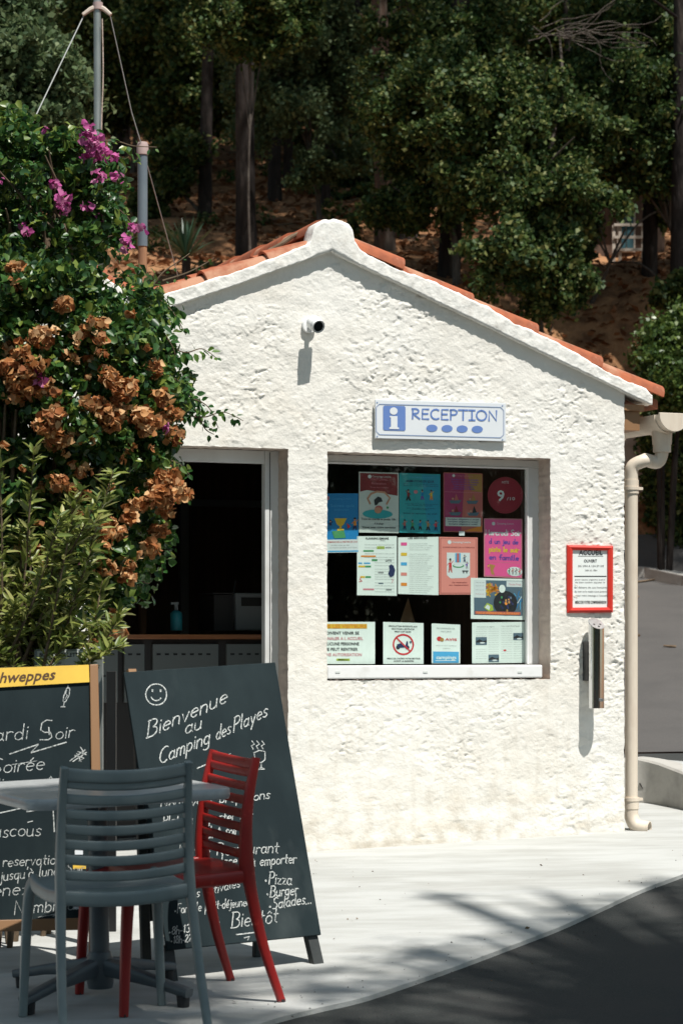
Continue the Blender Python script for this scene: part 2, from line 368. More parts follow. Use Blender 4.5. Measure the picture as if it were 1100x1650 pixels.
# the road climbing to the right of the hut
ry = np.linspace(17.3, 27.5, 60); rx = np.linspace(0, 1, 16)
V = []
for y in ry:
    for t in rx:
        X = .105*y + .22 + t*4.4; V.append((X, y, float(H(X, y)) + .012))
i = (np.arange(len(ry)-1)[:, None]*16 + np.arange(15)[None]); F_ = np.stack([i, i+1, i+17, i+16], -1).reshape(-1, 4)
npmesh('road', V, F_, M['road'], smooth=True, kind='structure')

# concrete apron in front of the hut: a thin slab whose curved edge meets the asphalt
edge_px = [(1300,1330),(1200,1372),(1100,1414),(1034,1439),(969,1469),(904,1499),(827,1529),(740,1562),(664,1589),(582,1616),(500,1635),(430,1654),(330,1690),(200,1730),(60,1760),(-200,1800),(-700,1850)]
edge = []
for x, y in edge_px: edge.append(gp(x, y))
edge = smoothpath([Vector((p.x, p.y, 0)) for p in edge], 5)
AP = .016
back = [Vector((-5.5, edge[-1].y + .2, 0)), Vector((-5.5, 17.0, 0)), Vector((2.2, 16.6, 0)), Vector((3.6, 14.8, 0))]
poly = edge + back
import mathutils
tri = mathutils.geometry.tessellate_polygon([[Vector((p.x, p.y, 0)) for p in poly]])
mb = MB()
mb.add([(p.x, p.y, gz(p.x, p.y) + AP) for p in poly], [t for t in tri])
n = len(poly)
mb.add([(p.x, p.y, gz(p.x, p.y) + AP) for p in poly] + [(p.x, p.y, gz(p.x, p.y) - .05) for p in poly], [(i, (i+1) % n, (i+1) % n + n, i + n) for i in range(n)])
apron = mb.build('concrete_pavement', M['concrete'], kind='structure')

# low curved kerb wall
pts = [(990,1299),(1027,1298),(1060,1301),(1100,1309),(1150,1320),(1210,1328)]
tops = [1208, 1212, 1222, 1236, 1249, 1258]
kw = empty('kerb_wall', Matrix.Translation(gp(1060, 1301)), 'low curved white painted kerb wall with a crack behind the corner downpipe', 'wall')
kb = MB(); rr = []; base = [gp(*p) for p in pts]; base = smoothpath(base, 5)
K0 = gp(1060, 1301)
hts = np.interp(np.linspace(0, 5, len(base)), range(6), [.25,.27,.25,.22,.20,.19])
for i, p in enumerate(base):
    t = (base[min(i+1, len(base)-1)] - base[max(i-1, 0)]).normalized(); nb = Vector((-t.y, t.x, 0)).normalized()
    h = float(hts[i]); ring = []
    for (o, z) in ((0,-.03),(0,h-.012),(.012,h),(.12,h+.004),(.135,h-.01),(.135,-.03)):
        q = p + nb*o + Vector((0,0,z)) - K0; ring.append(q)
    rr.append(ring)
kb.rings(rr); kb.build('wall_body', M['kerb'], kw, smooth=True)
cb = MB(); cp = []
for k in range(26):
    x = 1029 + k*3.2; y = 1262 + 6*math.sin(k*.9) + rnd.uniform(-3, 3) + k*.35
    f = (x-990)/220*25; i = int(min(max(f, 0), len(base)-2)); p = base[i].lerp(base[i+1], f-i)
    r = ray(x, y); q = CAMP + r*(p.y/r.y); t = (base[i+1]-base[i]).normalized(); nb = Vector((-t.y, t.x, 0))
    cp.append(q - nb*.0 - K0 + Vector((0, -.012, 0)))
cb.tube(cp, .004, 5); cb.build('crack', M['crackm'], kw)
# pale kerb line across the road and far low wall
def strip_wall(name, pts, h, th, m, label, cat):
    c = pts[0]; b = MB(); rr = []
    for i, p in enumerate(pts):
        t = (pts[min(i+1, len(pts)-1)] - pts[max(i-1, 0)]).normalized(); nb = Vector((-t.y, t.x, 0)).normalized()
        rr.append([p - c + nb*o + Vector((0,0,z)) for (o, z) in ((0,-.2),(0,h),(th,h),(th,-.2))])
    b.rings(rr); return setp(b.build(name, m, M=Matrix.Translation(c), smooth=False, bevel=.01), label, cat)
def xpix_(x, Y): return (x-CX)/FPX*Y
def hp(X, Y, dz=0): return Vector((X, Y, float(H(X, Y)) + dz))
strip_wall('road_kerb', [hp(3.0, 26.9), hp(3.35, 26.8), hp(3.7, 26.4), hp(4.3, 25.6)], .13, .35, M['kerb'], 'pale stone kerb crossing the shaded road behind the hut', 'kerb')
gwz = at(1040, 792, 27.9).z
strip_wall('garden_wall', [Vector((xpix_(975, 27.8), 27.8, gwz)), Vector((xpix_(1010, 27.85), 27.85, gwz)), Vector((xpix_(1047, 27.9), 27.9, gwz))], at(1040, 702, 27.9).z-gwz, .3, M['pale_wall'], 'pale stucco wall stub seen between hut corner and gutter pipe', 'wall')

# ------------------------------------------------------------------ forest
def leaves(name, c, n, sz, mats, parent=None, wr=.55, fold=.15, droop=.2, kind=None, mi=None, up=.5, far=False):
    """c: centres, n: preferred normals, sz: lengths"""
    N = len(c); q = npr.normal(size=(N, 3)); nn = n*up + q*.55 + np.array([0, 0, .25]); nn /= np.linalg.norm(nn, axis=1)[:, None]
    d = npr.normal(size=(N, 3)); d[:, 2] -= droop; d -= nn*(d*nn).sum(1)[:, None]; d /= np.linalg.norm(d, axis=1)[:, None]
    s = np.cross(nn, d); L = sz[:, None]; W = L*wr
    b = c - d*L*.5
    if far:   # seen from far off: one bent face per leaf
        v = np.stack([b, b+d*L*.45+s*W*.55+nn*L*fold, b+d*L, b+d*L*.45-s*W*.55+nn*L*fold], 1).reshape(-1, 3)
        return npmesh(name, v, np.arange(N)[:, None]*4+np.array([0,1,2,3]), mats, parent, kind=kind)
    P = [b, b+d*L*.28+s*W*.5+nn*L*fold, b+d*L*.66+s*W*.38+nn*L*fold*.6, b+d*L, b+d*L*.66-s*W*.38+nn*L*fold*.6, b+d*L*.28-s*W*.5+nn*L*fold]
    v = np.stack(P, 1).reshape(-1, 3); i = np.arange(N)[:, None]*6
    f = np.concatenate([i+np.array([0,1,2,3]), i+np.array([0,3,4,5])], 1).reshape(-1, 4)
    if mi is not None: mi = np.repeat(mi, 2)
    return npmesh(name, v, f, mats, parent, kind=kind, mi=mi)
def clump_points(cl, per, loose=False):
    """cl: (x,y,z,r) rows -> points near the shell of each clump, normals outward"""
    cl = np.asarray(cl, float); k = np.maximum((per*(cl[:, 3]/cl[:, 3].mean())**2).astype(int), 4)
    idx = np.repeat(np.arange(len(cl)), k); d = npr.normal(size=(len(idx), 3)); d /= np.linalg.norm(d, axis=1)[:, None]
    r = cl[idx, 3]*npr.uniform(.35, 1.05, len(idx))**.6
    if loose:
        ax = npr.uniform(.5, 1.5, (len(cl), 3)); g_ = npr.normal(size=(len(idx), 3))*.55
        return cl[idx, :3] + g_*cl[idx, 3][:, None]*ax[idx]*1.15, d
    p = cl[idx, :3] + d*r[:, None]*np.array([1, 1, .8]); return p, d
def trunk_mesh(name, h, r0, r1, lean=(0, 0), bend=.15, n=12, seg=16, seed=0):
    q = random.Random(seed); b = MB(); pts = []; rad = []
    ph = q.uniform(0, 6)
    for i in range(seg+1):
        t = i/seg; pts.append(Vector((lean[0]*t*h + bend*math.sin(t*3+ph)*t, lean[1]*t*h + bend*math.cos(t*2.3+ph)*t, t*h)))
        rad.append(r0*(1-t)+r1*t + r0*.25*math.exp(-t*22))
    b.tube(pts, rad, n)
    A_ = np.array(b.v).reshape(seg+1, n, 3); C_ = np.array([tuple(p) for p in pts])[:, None]; D_ = A_ - C_
    th_ = np.linspace(0, 2*np.pi, n, endpoint=False)[None] + np.zeros((seg+1, 1)); zz_ = A_[:, :, 2]
    f_ = 1 + .16*fbm(np.cos(th_)*2.6+seed, zz_*1.1+np.sin(th_)*2.6, 3, 4) + .10*pnoise(np.cos(th_)*6+seed, zz_*2.5+np.sin(th_)*6, 7)
    b.v = [tuple(p) for p in (C_ + D_*f_[:, :, None]).reshape(-1, 3)]
    return b, pts
def pine(X, Y, wpx, h=13, lean=(0, 0), label=None, crown=None, seed=0, bm=None, stubs=3):
    z = float(H(X, Y)); r0 = wpx*max(abs(Y), 24)/FPX/2
    t = empty('pine_tree', Matrix.Translation((X, Y, z-.1)), label or 'dark pine trunk standing deep in the shaded hillside forest', 'tree', 'trees on the hillside behind the hut')
    b, pts = trunk_mesh('trunk', h, r0, r0*.55, lean, .25, n=24 if stubs else 9, seg=56 if stubs else 10, seed=seed)
    q = random.Random(seed+99)
    for k in range(stubs):
        i = q.randint(14, 44); a = q.uniform(0, 6.28); L = q.uniform(.4, 1.4); p = pts[i]
        b.tube([p, p+Vector((math.cos(a)*L*.5, math.sin(a)*L*.5, q.uniform(0,.25))), p+Vector((math.cos(a)*L, math.sin(a)*L, q.uniform(-.1,.5)))], [r0*.22, r0*.12, .008], 6)
    b.build('trunk', bm or M['bark'], t, smooth=True, angle=60)
    if crown:
        c = bpy.data.objects.new('crown', crown); COL.objects.link(c); c.parent = t; c['kind'] = 'stuff'
        s = q.uniform(.9, 1.15); c.location = (pts[-1].x, pts[-1].y, pts[-1].z - 1.2); c.rotation_euler = (0, 0, q.uniform(0, 6.28)); c.scale = (s, s, s)
    return t
# shared crowns
def crown_mesh(R_, Hh, nclump, cr, per, sz, mats, wr, seed, up=.5, fold=.15, low=-.6):
    q = random.Random(seed); cl = []
    while len(cl) < nclump:
        x, y, z = q.uniform(-1, 1), q.uniform(-1, 1), q.uniform(low, 1)
        if x*x+y*y+z*z > 1 or x*x+y*y+z*z < .12: continue
        cl.append((x*R_, y*R_, z*Hh, cr*q.uniform(.6, 1.3)))
    p, d = clump_points(cl, per); s = sz*npr.uniform(.6, 1.3, len(p))
    o = leaves('crown', p, d, s, mats, None, wr, fold, .2, 'stuff', up=up, far=True)
    me = o.data; bpy.data.objects.remove(o); return me, cl
templates = []
pcs = []
for k in range(2):
    o, _ = crown_mesh(2.9, 1.9, 44, .60, 270, .17, M['needle'], .30, 20+k); pcs.append(o)
def xpix(x, Y): return (x-CX)/FPX*Y
PL = [ # x, width px, Y, lean, label
 (398, 32, 31, (0,0), 'thickest dark straight pine trunk behind the left roof slope'),
 (330, 20, 36, (0,0), 'slim dark pine trunk left of the thick one above the left roof slope'),
 (443, 20, 38, (0,0), 'dark pine trunk close behind the roof, first right of the thick one'),
 (463, 15, 41, (0,0), 'thin dark pine trunk paired with a darker one above the left roof slope'),
 (524, 13, 37, (0,0), 'thin trunk rising straight above the round gable knob'),
 (620, 30, 33, (-.002,0), 'tall pine trunk with sunlit reddish bark up to the top, right of the gable knob'),
 (657, 30, 34, (.0,0), 'broad very dark pine trunk just right of the tall sunlit one'),
 (722, 32, 30, (.035,0), 'grey pine trunk leaning right behind the right roof slope'),
 (1088, 30, 28.6, (0,0), 'thick dark pine trunk at the right edge beside the cabin railing'),
 (1046, 22, 30.6, (0,0), 'dark pine trunk just left of the right edge, behind the cabin railing'),
 (112, 34, 44, (0,0), 'grey lit pine trunk behind the steel mast'),
 (195, 28, 46, (0,0), 'pine trunk between the steel mast and the grey post'),
 (262, 14, 44, (0,0), None), (290, 12, 52, (0,0), None), (352, 14, 52, (0,0), None), (420, 12, 55, (0,0), None), (505, 12, 56, (0,0), None),
 (565, 14, 52, (0,0), None), (690, 16, 50, (0,0), None), (760, 18, 45, (.01,0), None), (815, 20, 43, (0,0), 'pine trunk seen through the oak crowns right of centre'), (895, 14, 55, (0,0), None),
 (935, 16, 48, (0,0), None), (985, 14, 50, (0,0), None), (60, 18, 55, (0,0), None), (15, 22, 48, (0,0), None), (232, 16, 58, (0,0), None), (148, 14, 60, (0,0), None),
 (600, 13, 60, (0,0), None), (310, 9, 47, (.01,0), None), (345, 8, 50, (0,0), None), (430, 9, 48, (0,0), None), (482, 8, 50, (0,0), None), (497, 10, 44, (0,0), None), (545, 9, 47, (-.01,0), None), (580, 10, 43, (0,0), None), (640, 9, 48, (0,0), None), (685, 12, 38, (0,0), None), (775, 12, 36, (0,0), None), (810, 10, 40, (0,0), None), (915, 12, 34, (0,0), None), (950, 10, 38, (0,0), None), (725, 14, 62, (0,0), None), (860, 14, 63, (0,0), None), (1010, 15, 60, (0,0), None), (470, 12, 64, (0,0), None), (380, 13, 62, (0,0), None)]
for k, (x, w, Y, ln, lab) in enumerate(PL):
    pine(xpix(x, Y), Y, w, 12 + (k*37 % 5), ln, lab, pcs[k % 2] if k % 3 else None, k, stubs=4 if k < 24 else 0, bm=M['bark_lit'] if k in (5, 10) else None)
# pines above and beside the frame whose crowns shade the slope
q = random.Random(77)
for k in range(34):
    Y = q.uniform(24, 70); X = q.choice([-1, 1])*(xpix(1100, Y) + q.uniform(.8, 6))
    if X > 0 and X < .105*Y+5: X += 5.5
    pine(X, Y, 24, q.uniform(10, 14), (0,0), 'pine standing in the forest beside the view', pcs[k % 2], 200+k, stubs=0)

def oak(x, Y, base_y, blobs, m, label, seed, leafsz=.062, per=420, trunk=None, wpx=16, lean=0.0, lit=1.0):
    """blobs: (px x, px y, px radius, depth offset)"""
    X = xpix(x, Y); z = float(H(X, Y)); O = Vector((X, Y, z-.05))
    t = empty('oak_tree', Matrix.Translation(O), label, 'tree', 'evergreen oaks below the pines')
    q = random.Random(seed); b = MB(); r0 = wpx*Y/FPX/2
    cl = []; cents = []
    for (bx, by, br, dy) in blobs:
        P = at(bx, by, Y+dy) - O; rr = br*Y/FPX; cents.append((P, rr))
        for k in range(int(10 + 26*(br/60)**2)):
            d = Vector((q.gauss(0,1), q.gauss(0,1), q.gauss(0,1))).normalized()*rr*(q.uniform(.3, 1.0) if q.random() < .66 else q.uniform(1.0, 1.6))
            cl.append((*(P + Vector((d.x*1.15, d.y*.9, d.z*.75))), rr*q.uniform(.08, .22)+.05))
    top = sum((p for p, r in cents), Vector())/len(cents)
    path = smoothpath([Vector((0,0,0)), Vector((top.x*.25+q.uniform(-.1,.1), top.y*.3, top.z*.35)), Vector((top.x*.7, top.y*.7, top.z*.7)), top], 5)
    b.tube(path, list(np.linspace(r0, r0*.35, len(path))), 9)
    for P, rr in cents:
        s = path[len(path)//2]
        pp = smoothpath([s, s.lerp(P, .5)+Vector((0,0,.15)), P, P+Vector((q.uniform(-1,1)*rr*.6, q.uniform(-1,1)*rr*.6, rr*.6))], 4); b.tube(pp, list(np.linspace(r0*.45, .012, len(pp))), 6)
        for k in range(5):
            e = P + Vector((q.uniform(-1,1), q.uniform(-1,1), q.uniform(-.6,1)))*rr*.9
            b.tube([P, P.lerp(e,.5)+Vector((0,0,.05)), e], [.025,.015,.006], 5)
    b.build('trunk', M['bark_grey'], t, smooth=True)
    p, d = clump_points(cl, per, True); s = leafsz*npr.uniform(.6, 1.45, len(p))
    leaves('crown', p, d, s, m, t, .6, .12, .2, 'stuff', up=.45, far=True)
    return t
oak_front = oak(862, 27, 520, [(860,300,75,0),(800,180,80,.6),(905,200,60,.3),(845,420,55,-.3),(920,330,45,0),(760,300,45,.3),(890,460,40,-.4),(930,455,22,-.3)], M['leaf_oak'], 'sunlit evergreen oak leaning over the right roof slope', 1, wpx=18)
oak(735, 29.3, 460, [(705,150,85,-.3),(668,260,50,.5),(730,60,75,.8),(770,250,60,0),(660,330,45,0),(620,350,38,.4)], M['leaf_oak'], 'dark spreading oak right of the tall sunlit pine', 2, wpx=14)
oak(405, 29.5, 430, [(400,40,55,0),(370,-10,60,0),(440,10,50,0)], M['leaf_oak'], 'leafy oak sprays crossing the top of the thickest pine trunk', 15, leafsz=.062, per=420, wpx=5)
oak(1125, 29, 440, [(1020,180,80,0),(1080,250,60,0),(960,240,60,.3),(1040,60,85,.8),(1090,150,60,.3),(975,130,50,.5)], M['leaf_oak'], 'broad evergreen oak above the cabin railing', 3, wpx=10)
oak(515, 34, 360, [(490,70,80,0),(460,170,60,0),(530,150,50,.3),(530,240,42,-.2),(420,60,60,.6),(500,275,26,-.4)], M['leaf_oak2'], 'pale green oak crown above the gable knob with lit leaf clusters', 4, wpx=10)
oak(35, 20, 520, [(20,130,85,0),(60,200,55,-.2),(10,240,70,0),(85,260,38,0),(0,40,60,.5)], M['leaf_oak2'], 'grey green oak at the left edge above the bougainvillea', 5, wpx=20, leafsz=.06, per=380)
oak(300, 40, 300, [(290,70,100,0),(210,50,80,.5),(360,150,60,.5),(300,170,55,0),(140,60,70,.5)], M['leaf_oak'], 'dark oak crown between the steel mast and the pale green oak', 6, wpx=10, leafsz=.085)
oak(900, 38, 300, [(880,60,100,0),(800,40,80,.5),(960,60,70,.5),(930,150,60,0)], M['leaf_oak'], 'dark oak with bare twigs at the top right of the forest', 7, wpx=10, leafsz=.085)
oak(590, 44, 270, [(580,90,70,0),(560,200,60,0),(660,160,60,.5),(680,50,80,.5),(590,20,60,0)], M['leaf_oak'], 'dark oak crown behind the tall sunlit pine trunk', 8, wpx=10, leafsz=.09)
oak(420, 46, 250, [(400,60,90,0),(420,170,50,0),(350,40,80,0)], M['leaf_oak'], 'dark oak crown far behind the thickest pine trunk', 9, wpx=10, leafsz=.09)
oak(215, 43, 250, [(190,110,80,0),(270,170,60,.5),(150,150,50,0),(230,30,80,.5),(330,40,70,.5)], M['leaf_oak'], 'dark evergreen oak between the mast and the slim pine trunk', 10, wpx=12, leafsz=.09)
oak(780, 42, 300, [(740,120,80,0),(820,110,80,0),(760,200,60,.5),(840,230,60,.4),(700,260,50,0)], M['leaf_oak'], 'dark shaded oak mass in the upper middle right', 11, wpx=10, leafsz=.09)
oak(560, 38, 330, [(570,270,36,0),(605,250,44,0),(590,330,24,-.3),(690,350,34,-.6)], M['leaf_oak'], 'low dark oak bush between the two pine trunks behind the ridge', 12, wpx=10, leafsz=.08)
oak(950, 30, 430, [(930,300,50,0),(935,380,30,0),(1078,330,26,.6),(1085,470,22,-1.5)], M['leaf_oak'], 'dark oak foliage around the brown cabin', 13, wpx=8, leafsz=.08)
oak(340, 36, 350, [(300,250,34,0),(270,290,30,0),(240,330,26,.3)], M['leaf_oak'], 'dark oak foliage around the yucca behind the left roof', 14, wpx=8, leafsz=.08)
# belt of trees behind the viewpoint (seen in the window glass and the chrome)
q = random.Random(55)
for k in range(26):
    X = -32 + k*2.6 + q.uniform(-.6,.6); Y = -13 - q.uniform(0, 7)
    t_ = pine(X, Y, 24, 4.2, (0,0), 'pine standing in the belt of trees behind the viewpoint', pcs[k % 2], 500+k, stubs=0)
for o_ in [o for o in COL.objects if o.name.startswith('pine_tree') and o.location.y < -5]:
    for c_ in o_.children:
        if c_.name.startswith('crown'): c_.scale = (1.25, 1.25, 2.0)
        if c_.name.startswith('trunk'): c_.scale = (1, 1, 1)
# far wood that closes the view: one mass
cl = []; q = random.Random(5)
for k in range(620):
    Y = q.uniform(58, 95); X = q.uniform(-.19, .19)*Y; z = float(H(X, Y)); cl.append((X, Y, z + q.uniform(.6, 7), q.uniform(.6, 1.3)))
p, d = clump_points(cl, 150); leaves('distant_woods', p, d, .26*npr.uniform(.6, 1.3, len(p)), M['needle'], None, .6, kind='stuff', far=True)
# undergrowth tufts at the foot of the trees
cl = []
for k in range(60):
    Y = q.uniform(30, 56); X = q.uniform(-.15, .15)*Y; z = float(H(X, Y))
    cl.append((X, Y, z + .1, q.uniform(.15, .35)))
p, d = clump_points(cl, 130); leaves('undergrowth', p, d, .09*npr.uniform(.6, 1.3, len(p)), M['leaf_oak'], None, .5, kind='stuff', far=True)
# sticks and cones on the needle floor
b = MB()
for k in range(260):
    Y = q.uniform(22, 48); X = q.uniform(-.14, .15)*Y; z = float(H(X, Y)); a = q.uniform(0, 3.14); L = q.uniform(.1, .5)
    b.tube([Vector((X, Y, z+.02)), Vector((X+math.cos(a)*L, Y+math.sin(a)*L, float(H(X+math.cos(a)*L, Y+math.sin(a)*L))+.03))], [.015,.008], 4)
b.build('fallen_sticks', M['twig'], kind='stuff')
# dead oak leaves and needles lying on the slope
lx = npr.uniform(-.16, .16, 30000); ly = 20 + 34*npr.uniform(0, 1, 30000)**1.3; lx = lx*ly; lz = HG(lx, ly) + .02
lm_ = npr.uniform(0, 1, 30000) < np.clip(.5 + 1.2*fbm(lx*.5, ly*.5, 3, 61), .05, 1)
pp_ = np.stack([lx, ly, lz], -1)[lm_]; leaves('leaf_litter', pp_, np.tile([0,0,1.0], (len(pp_),1)), .13*npr.uniform(.5,1.5,len(pp_)), M['dead_leaf'], None, .5, .2, kind='stuff', up=1.2, far=True)
# bare twigs near the top right
b = MB(); O = at(900, 50, 27.2); q = random.Random(9); b.tube(smoothpath([at(885,240,27)-O, at(905,150,27.1)-O, at(900,50,27.2)-O], 5), list(np.linspace(.03,.012,11)), 6)
for k in range(20):
    p = Vector((q.uniform(-.35,.35), q.uniform(-.2,.2), q.uniform(-.1,.1))); a = q.uniform(-.6,.6); pts = [p]
    for j in range(7):
        a += q.uniform(-.5,.5); p = p + Vector((math.cos(a)*.13, q.uniform(-.04,.04), math.sin(a)*.10)); pts.append(p)
    b.tube(pts, list(np.linspace(.007, .0025, len(pts))), 4)
b.build('branch', M['bark_grey'], oak_front).location = O - oak_front.matrix_world.translation
# hedge and dark tree at the right edge
def bush(name, Y, blobs, m, label, cat, leafsz, per, base=None):
    O = hp(xpix(blobs[0][0], Y), Y); t = empty(name, Matrix.Translation(O), label, cat); cl = []; q = random.Random(len(label)); b = MB()
    for (bx, by, br, dy) in blobs:
        P = at(bx, by, Y+dy) - O; rr = br*Y/FPX
        b.tube([Vector((P.x*.3, P.y*.3+.3, 0)), P*.6+Vector((0,.25,0)), P], [.03,.022,.012], 6)
        for k in range(int(18 + 22*(br/50)**2)):
            d = Vector((q.gauss(0,1), q.gauss(0,1), q.gauss(0,1))).normalized()*rr*q.uniform(.5, 1.0); cl.append((*(P+d), rr*q.uniform(.16,.28)+.04))
    b.build('stem', M['bark'], t, smooth=True)
    p, d = clump_points(cl, per, True); leaves('foliage', p, d, leafsz*npr.uniform(.6, 1.3, len(p)), m, t, .6, .12, kind='stuff', far=True)
bush('garden_shrub', 26.5, [(1072,560,42,0),(1100,620,50,0),(1060,600,30,-.3),(1110,540,40,0)], M['leaf_hedge'], 'bright sunlit green shrub at the right edge beyond the roof end', 'shrub', .06, 330)
bush('conifer_hedge', 27.6, [(1085,700,45,0),(1100,760,45,0),(1072,660,32,0),(1088,812,34,0),(1120,680,50,0),(1110,640,50,0),(1078,740,30,0),(1062,715,20,0),(1072,780,26,0),(1066,830,18,0),(1110,830,40,0),(1085,870,26,0),(1105,890,30,0)], M['leaf_oak'], 'dark green hedge behind the gutter end', 'hedge', .07, 330)
# yucca
t = empty('yucca_plant', Matrix.Translation(hp(xpix(300, 27), 27)), 'dark spiky yucca behind the left roof slope near the guy wire', 'plant')
z0 = at(300, 415, 27) - hp(xpix(300, 27), 27)
b = MB(); b.tube([(0,0,0), (z0.x, z0.y, z0.z)], [.06,.05], 7); b.build('stem', M['bark'], t)
b = MB(); q = random.Random(3)
for k in range(70):
    a = q.uniform(0, 6.28); e = q.uniform(.2, 1.45); L = q.uniform(.35, .62); d = Vector((math.cos(a)*math.cos(e), math.sin(a)*math.cos(e), math.sin(e))); s = Vector((-math.sin(a), math.cos(a), 0))*.016
    p1 = z0 + d*L*.55; p2 = z0 + d*L + Vector((0,0,-.08*L)); b.add([z0-s*.6, z0+s*.6, p1+s, p2, p1-s], [(0,1,2,4),(4,2,3)])
b.build('foliage', M['leaf_yucca'], t, kind='stuff')
# cabin with railing up the slope
Yc = 31.8; O = Vector((xpix(1005, Yc), Yc, at(1005, 425, Yc).z))
t = empty('cabin', Matrix.Translation(O), 'brown wooden cabin half hidden among the trees at the right', 'cabin')
sc = Yc/FPX
b = MB(); b.box((-40*sc, .6, -.8), (75*sc, 3.6, 140*sc)); b.build('wall', M['cabin'], t)
b = MB(); b.box((-50*sc, .3, 140*sc), (80*sc, 3.9, 150*sc)); b.build('roof', M['tile_dark'], t)
w = MB(); w.box((-4*sc, .55, 30*sc), (26*sc, .6, 100*sc)); w = w.build('window', M['rail'], t)
b = MB(); b.box((-1*sc, .53, 33*sc), (10*sc, .549, 97*sc)); b.box((12*sc, .53, 33*sc), (23*sc, .549, 97*sc)); b.build('pane', M['blue_glass'], w)
t = empty('railing', Matrix.Translation(O), 'pale metal railing in front of the brown cabin', 'railing')
for xx in (-17, -7, 30): b = MB(); b.box((xx*sc-.02, -.02, -.15), (xx*sc+.02, .02, 62*sc)); b.build('post', M['rail'], t)
for zz in (20, 40, 60): b = MB(); b.box((-17*sc, -.045, zz*sc), (34*sc, -.021, zz*sc+.035)); b.build('rail', M['rail'], t)
# ------------------------------------------------------------------ the hut
def wuz(x, y, d=0.0):
    p = WF.px(x, y, d); return p.x, p.z
B = empty('reception_building', WF.M, 'small white roughcast reception hut with orange tile roof and round gable knob', 'building')
uL = wuz(-140, 1000)[0]; uR = wuz(1005, 1000)[0]
dl, dr = wuz(146, 1000)[0], wuz(464, 900)[0]; dtop = wuz(462, 723)[1]
wl, wr_ = wuz(527, 900)[0], wuz(886, 900)[0]; wtop = wuz(700, 733)[1]; wbot = wuz(527, 1097)[1]
DEP = .18
low_px = [(-140,560),(60,452),(92,434),(125,455),(232,520),(252,503),(379,460),(468,428),(524,408),(536,404),(550,413),(603,438),(640,455),(736,502),(873,568),(964,611),(1036,646),(1052,653)]
up_px = [(-140,515),(40,425),(70,407),(92,400),(115,407),(135,425),(206,470),(232,492),(241,490),(252,477),(368,442),(468,406),(498,392),(504,384),(505,371),(511,360),(521,354),(536,351.5),(551,355),(562,362),(569,373),(571,388),(578,399),(593,410),(640,434),(691,450),(786,495),(827,520),(895,550),(986,604),(1040,626),(1052,640)]
BP = .032
lowp = [wuz(x, y, -BP) for x, y in low_px]; upp = [wuz(x, y, -BP) for x, y in up_px]
lu, lz = [p[0] for p in lowp], [p[1] for p in lowp]; uu, uz = [p[0] for p in upp], [p[1] for p in upp]
ztop = lambda u: (np.interp(u, lu, lz)*.5 + np.interp(u, uu, uz)*.5)
def seg(pts, st=.0058):
    out = []
    for a, b in zip(pts[:-1], pts[1:]):
        n = max(1, int(round((b-a)/st))); out += list(np.linspace(a, b, n, endpoint=False))
    return np.array(out + [pts[-1]])
us = seg([uL, dl, dr, wl, wr_, uR]); zs = seg([-.08, .5, wbot, wtop, dtop, 3.35] if wtop < dtop else [-.08, .5, wbot, dtop, wtop, 3.35])
UU, ZZ = np.meshgrid(us, zs, indexing='xy')
def relief(u, z):
    # trowelled roughcast: smooth skins broken by short torn pits and lumps
    wx = u + .03*fbm(u*6, z*6, 3, 11); wz = z + .03*fbm(u*6+40, z*6, 3, 12)
    n = fbm((wx*.8+wz*.35)*24, (wz-wx*.25)*34, 4, 2)
    pits = sstep(.20, .40, n) + .9*sstep(.24, .40, fbm((wx+wz*.5)*46, (wz-wx*.35)*70, 2, 33))*sstep(-.1, .25, fbm(u*3.1, z*3.1, 2, 36))
    def strokes(k, s, tilt, thr):
        p = wz*k + wx*tilt + 1.5*fbm(wx*k*.30, wz*k*.30, 3, s); saw = (-p) % 1.0
        saw = np.where(saw > .93, (1-saw)/.07, saw/.93)**1.6
        return saw*sstep(thr, thr+.10, fbm(wx*k*.55, wz*k*.95, 3, s+3))
    tears = strokes(24, 23, 8, .17)*.8 + strokes(40, 61, 16, .14)*.8
    zone = .22 + 1.0*sstep(-.22, .28, fbm(u*1.6, z*1.6, 3, 31))
    zone = zone*np.where(z < wbot-.02, .55, .88)*(.25+.75*sstep(.0, .12, np.abs(u-(dr+wl)/2)-.06 + .3*(z > dtop)))
    lump = fbm(u*9, z*9, 4, 41)*.0045 + fbm(u*2.2, z*2.2, 2, 45)*.007
    low = np.where(z < wbot-.02, sstep(.25,.5, fbm(wx*7, wz*16, 4, 52))*.8, 0)
    return -(pits*.0052)*zone + tears*.0052*zone - low*.003 + lump + fbm(u*60, z*60, 2, 60)*.0012
Hh = relief(UU, ZZ); out = Hh
jx = .004*fbm(UU*30, ZZ*30, 3, 70); jz = .004*fbm(UU*30, ZZ*30, 3, 75)
Uj = UU + jx; Zj = ZZ + jz; Uj[:, -1] = us[-1] + .004*fbm(zs*20, zs*0, 3, 7)
v = np.stack([Uj, -out, Zj], -1).reshape(-1, 3); nx, nz = len(us), len(zs)
i = np.arange(nz-1)[:, None]*nx + np.arange(nx-1)[None]; f = np.stack([i, i+1, i+nx+1, i+nx], -1).reshape(-1, 4)
cu = UU.reshape(-1)[f].mean(1); cz = ZZ.reshape(-1)[f].mean(1)
keep = cz < ztop(cu)
keep &= ~((cu > dl) & (cu < dr) & (cz < dtop)); keep &= ~((cu > wl) & (cu < wr_) & (cz < wtop) & (cz > wbot))
npmesh('front_wall', v, f[keep], M['stucco'], B, smooth=True)
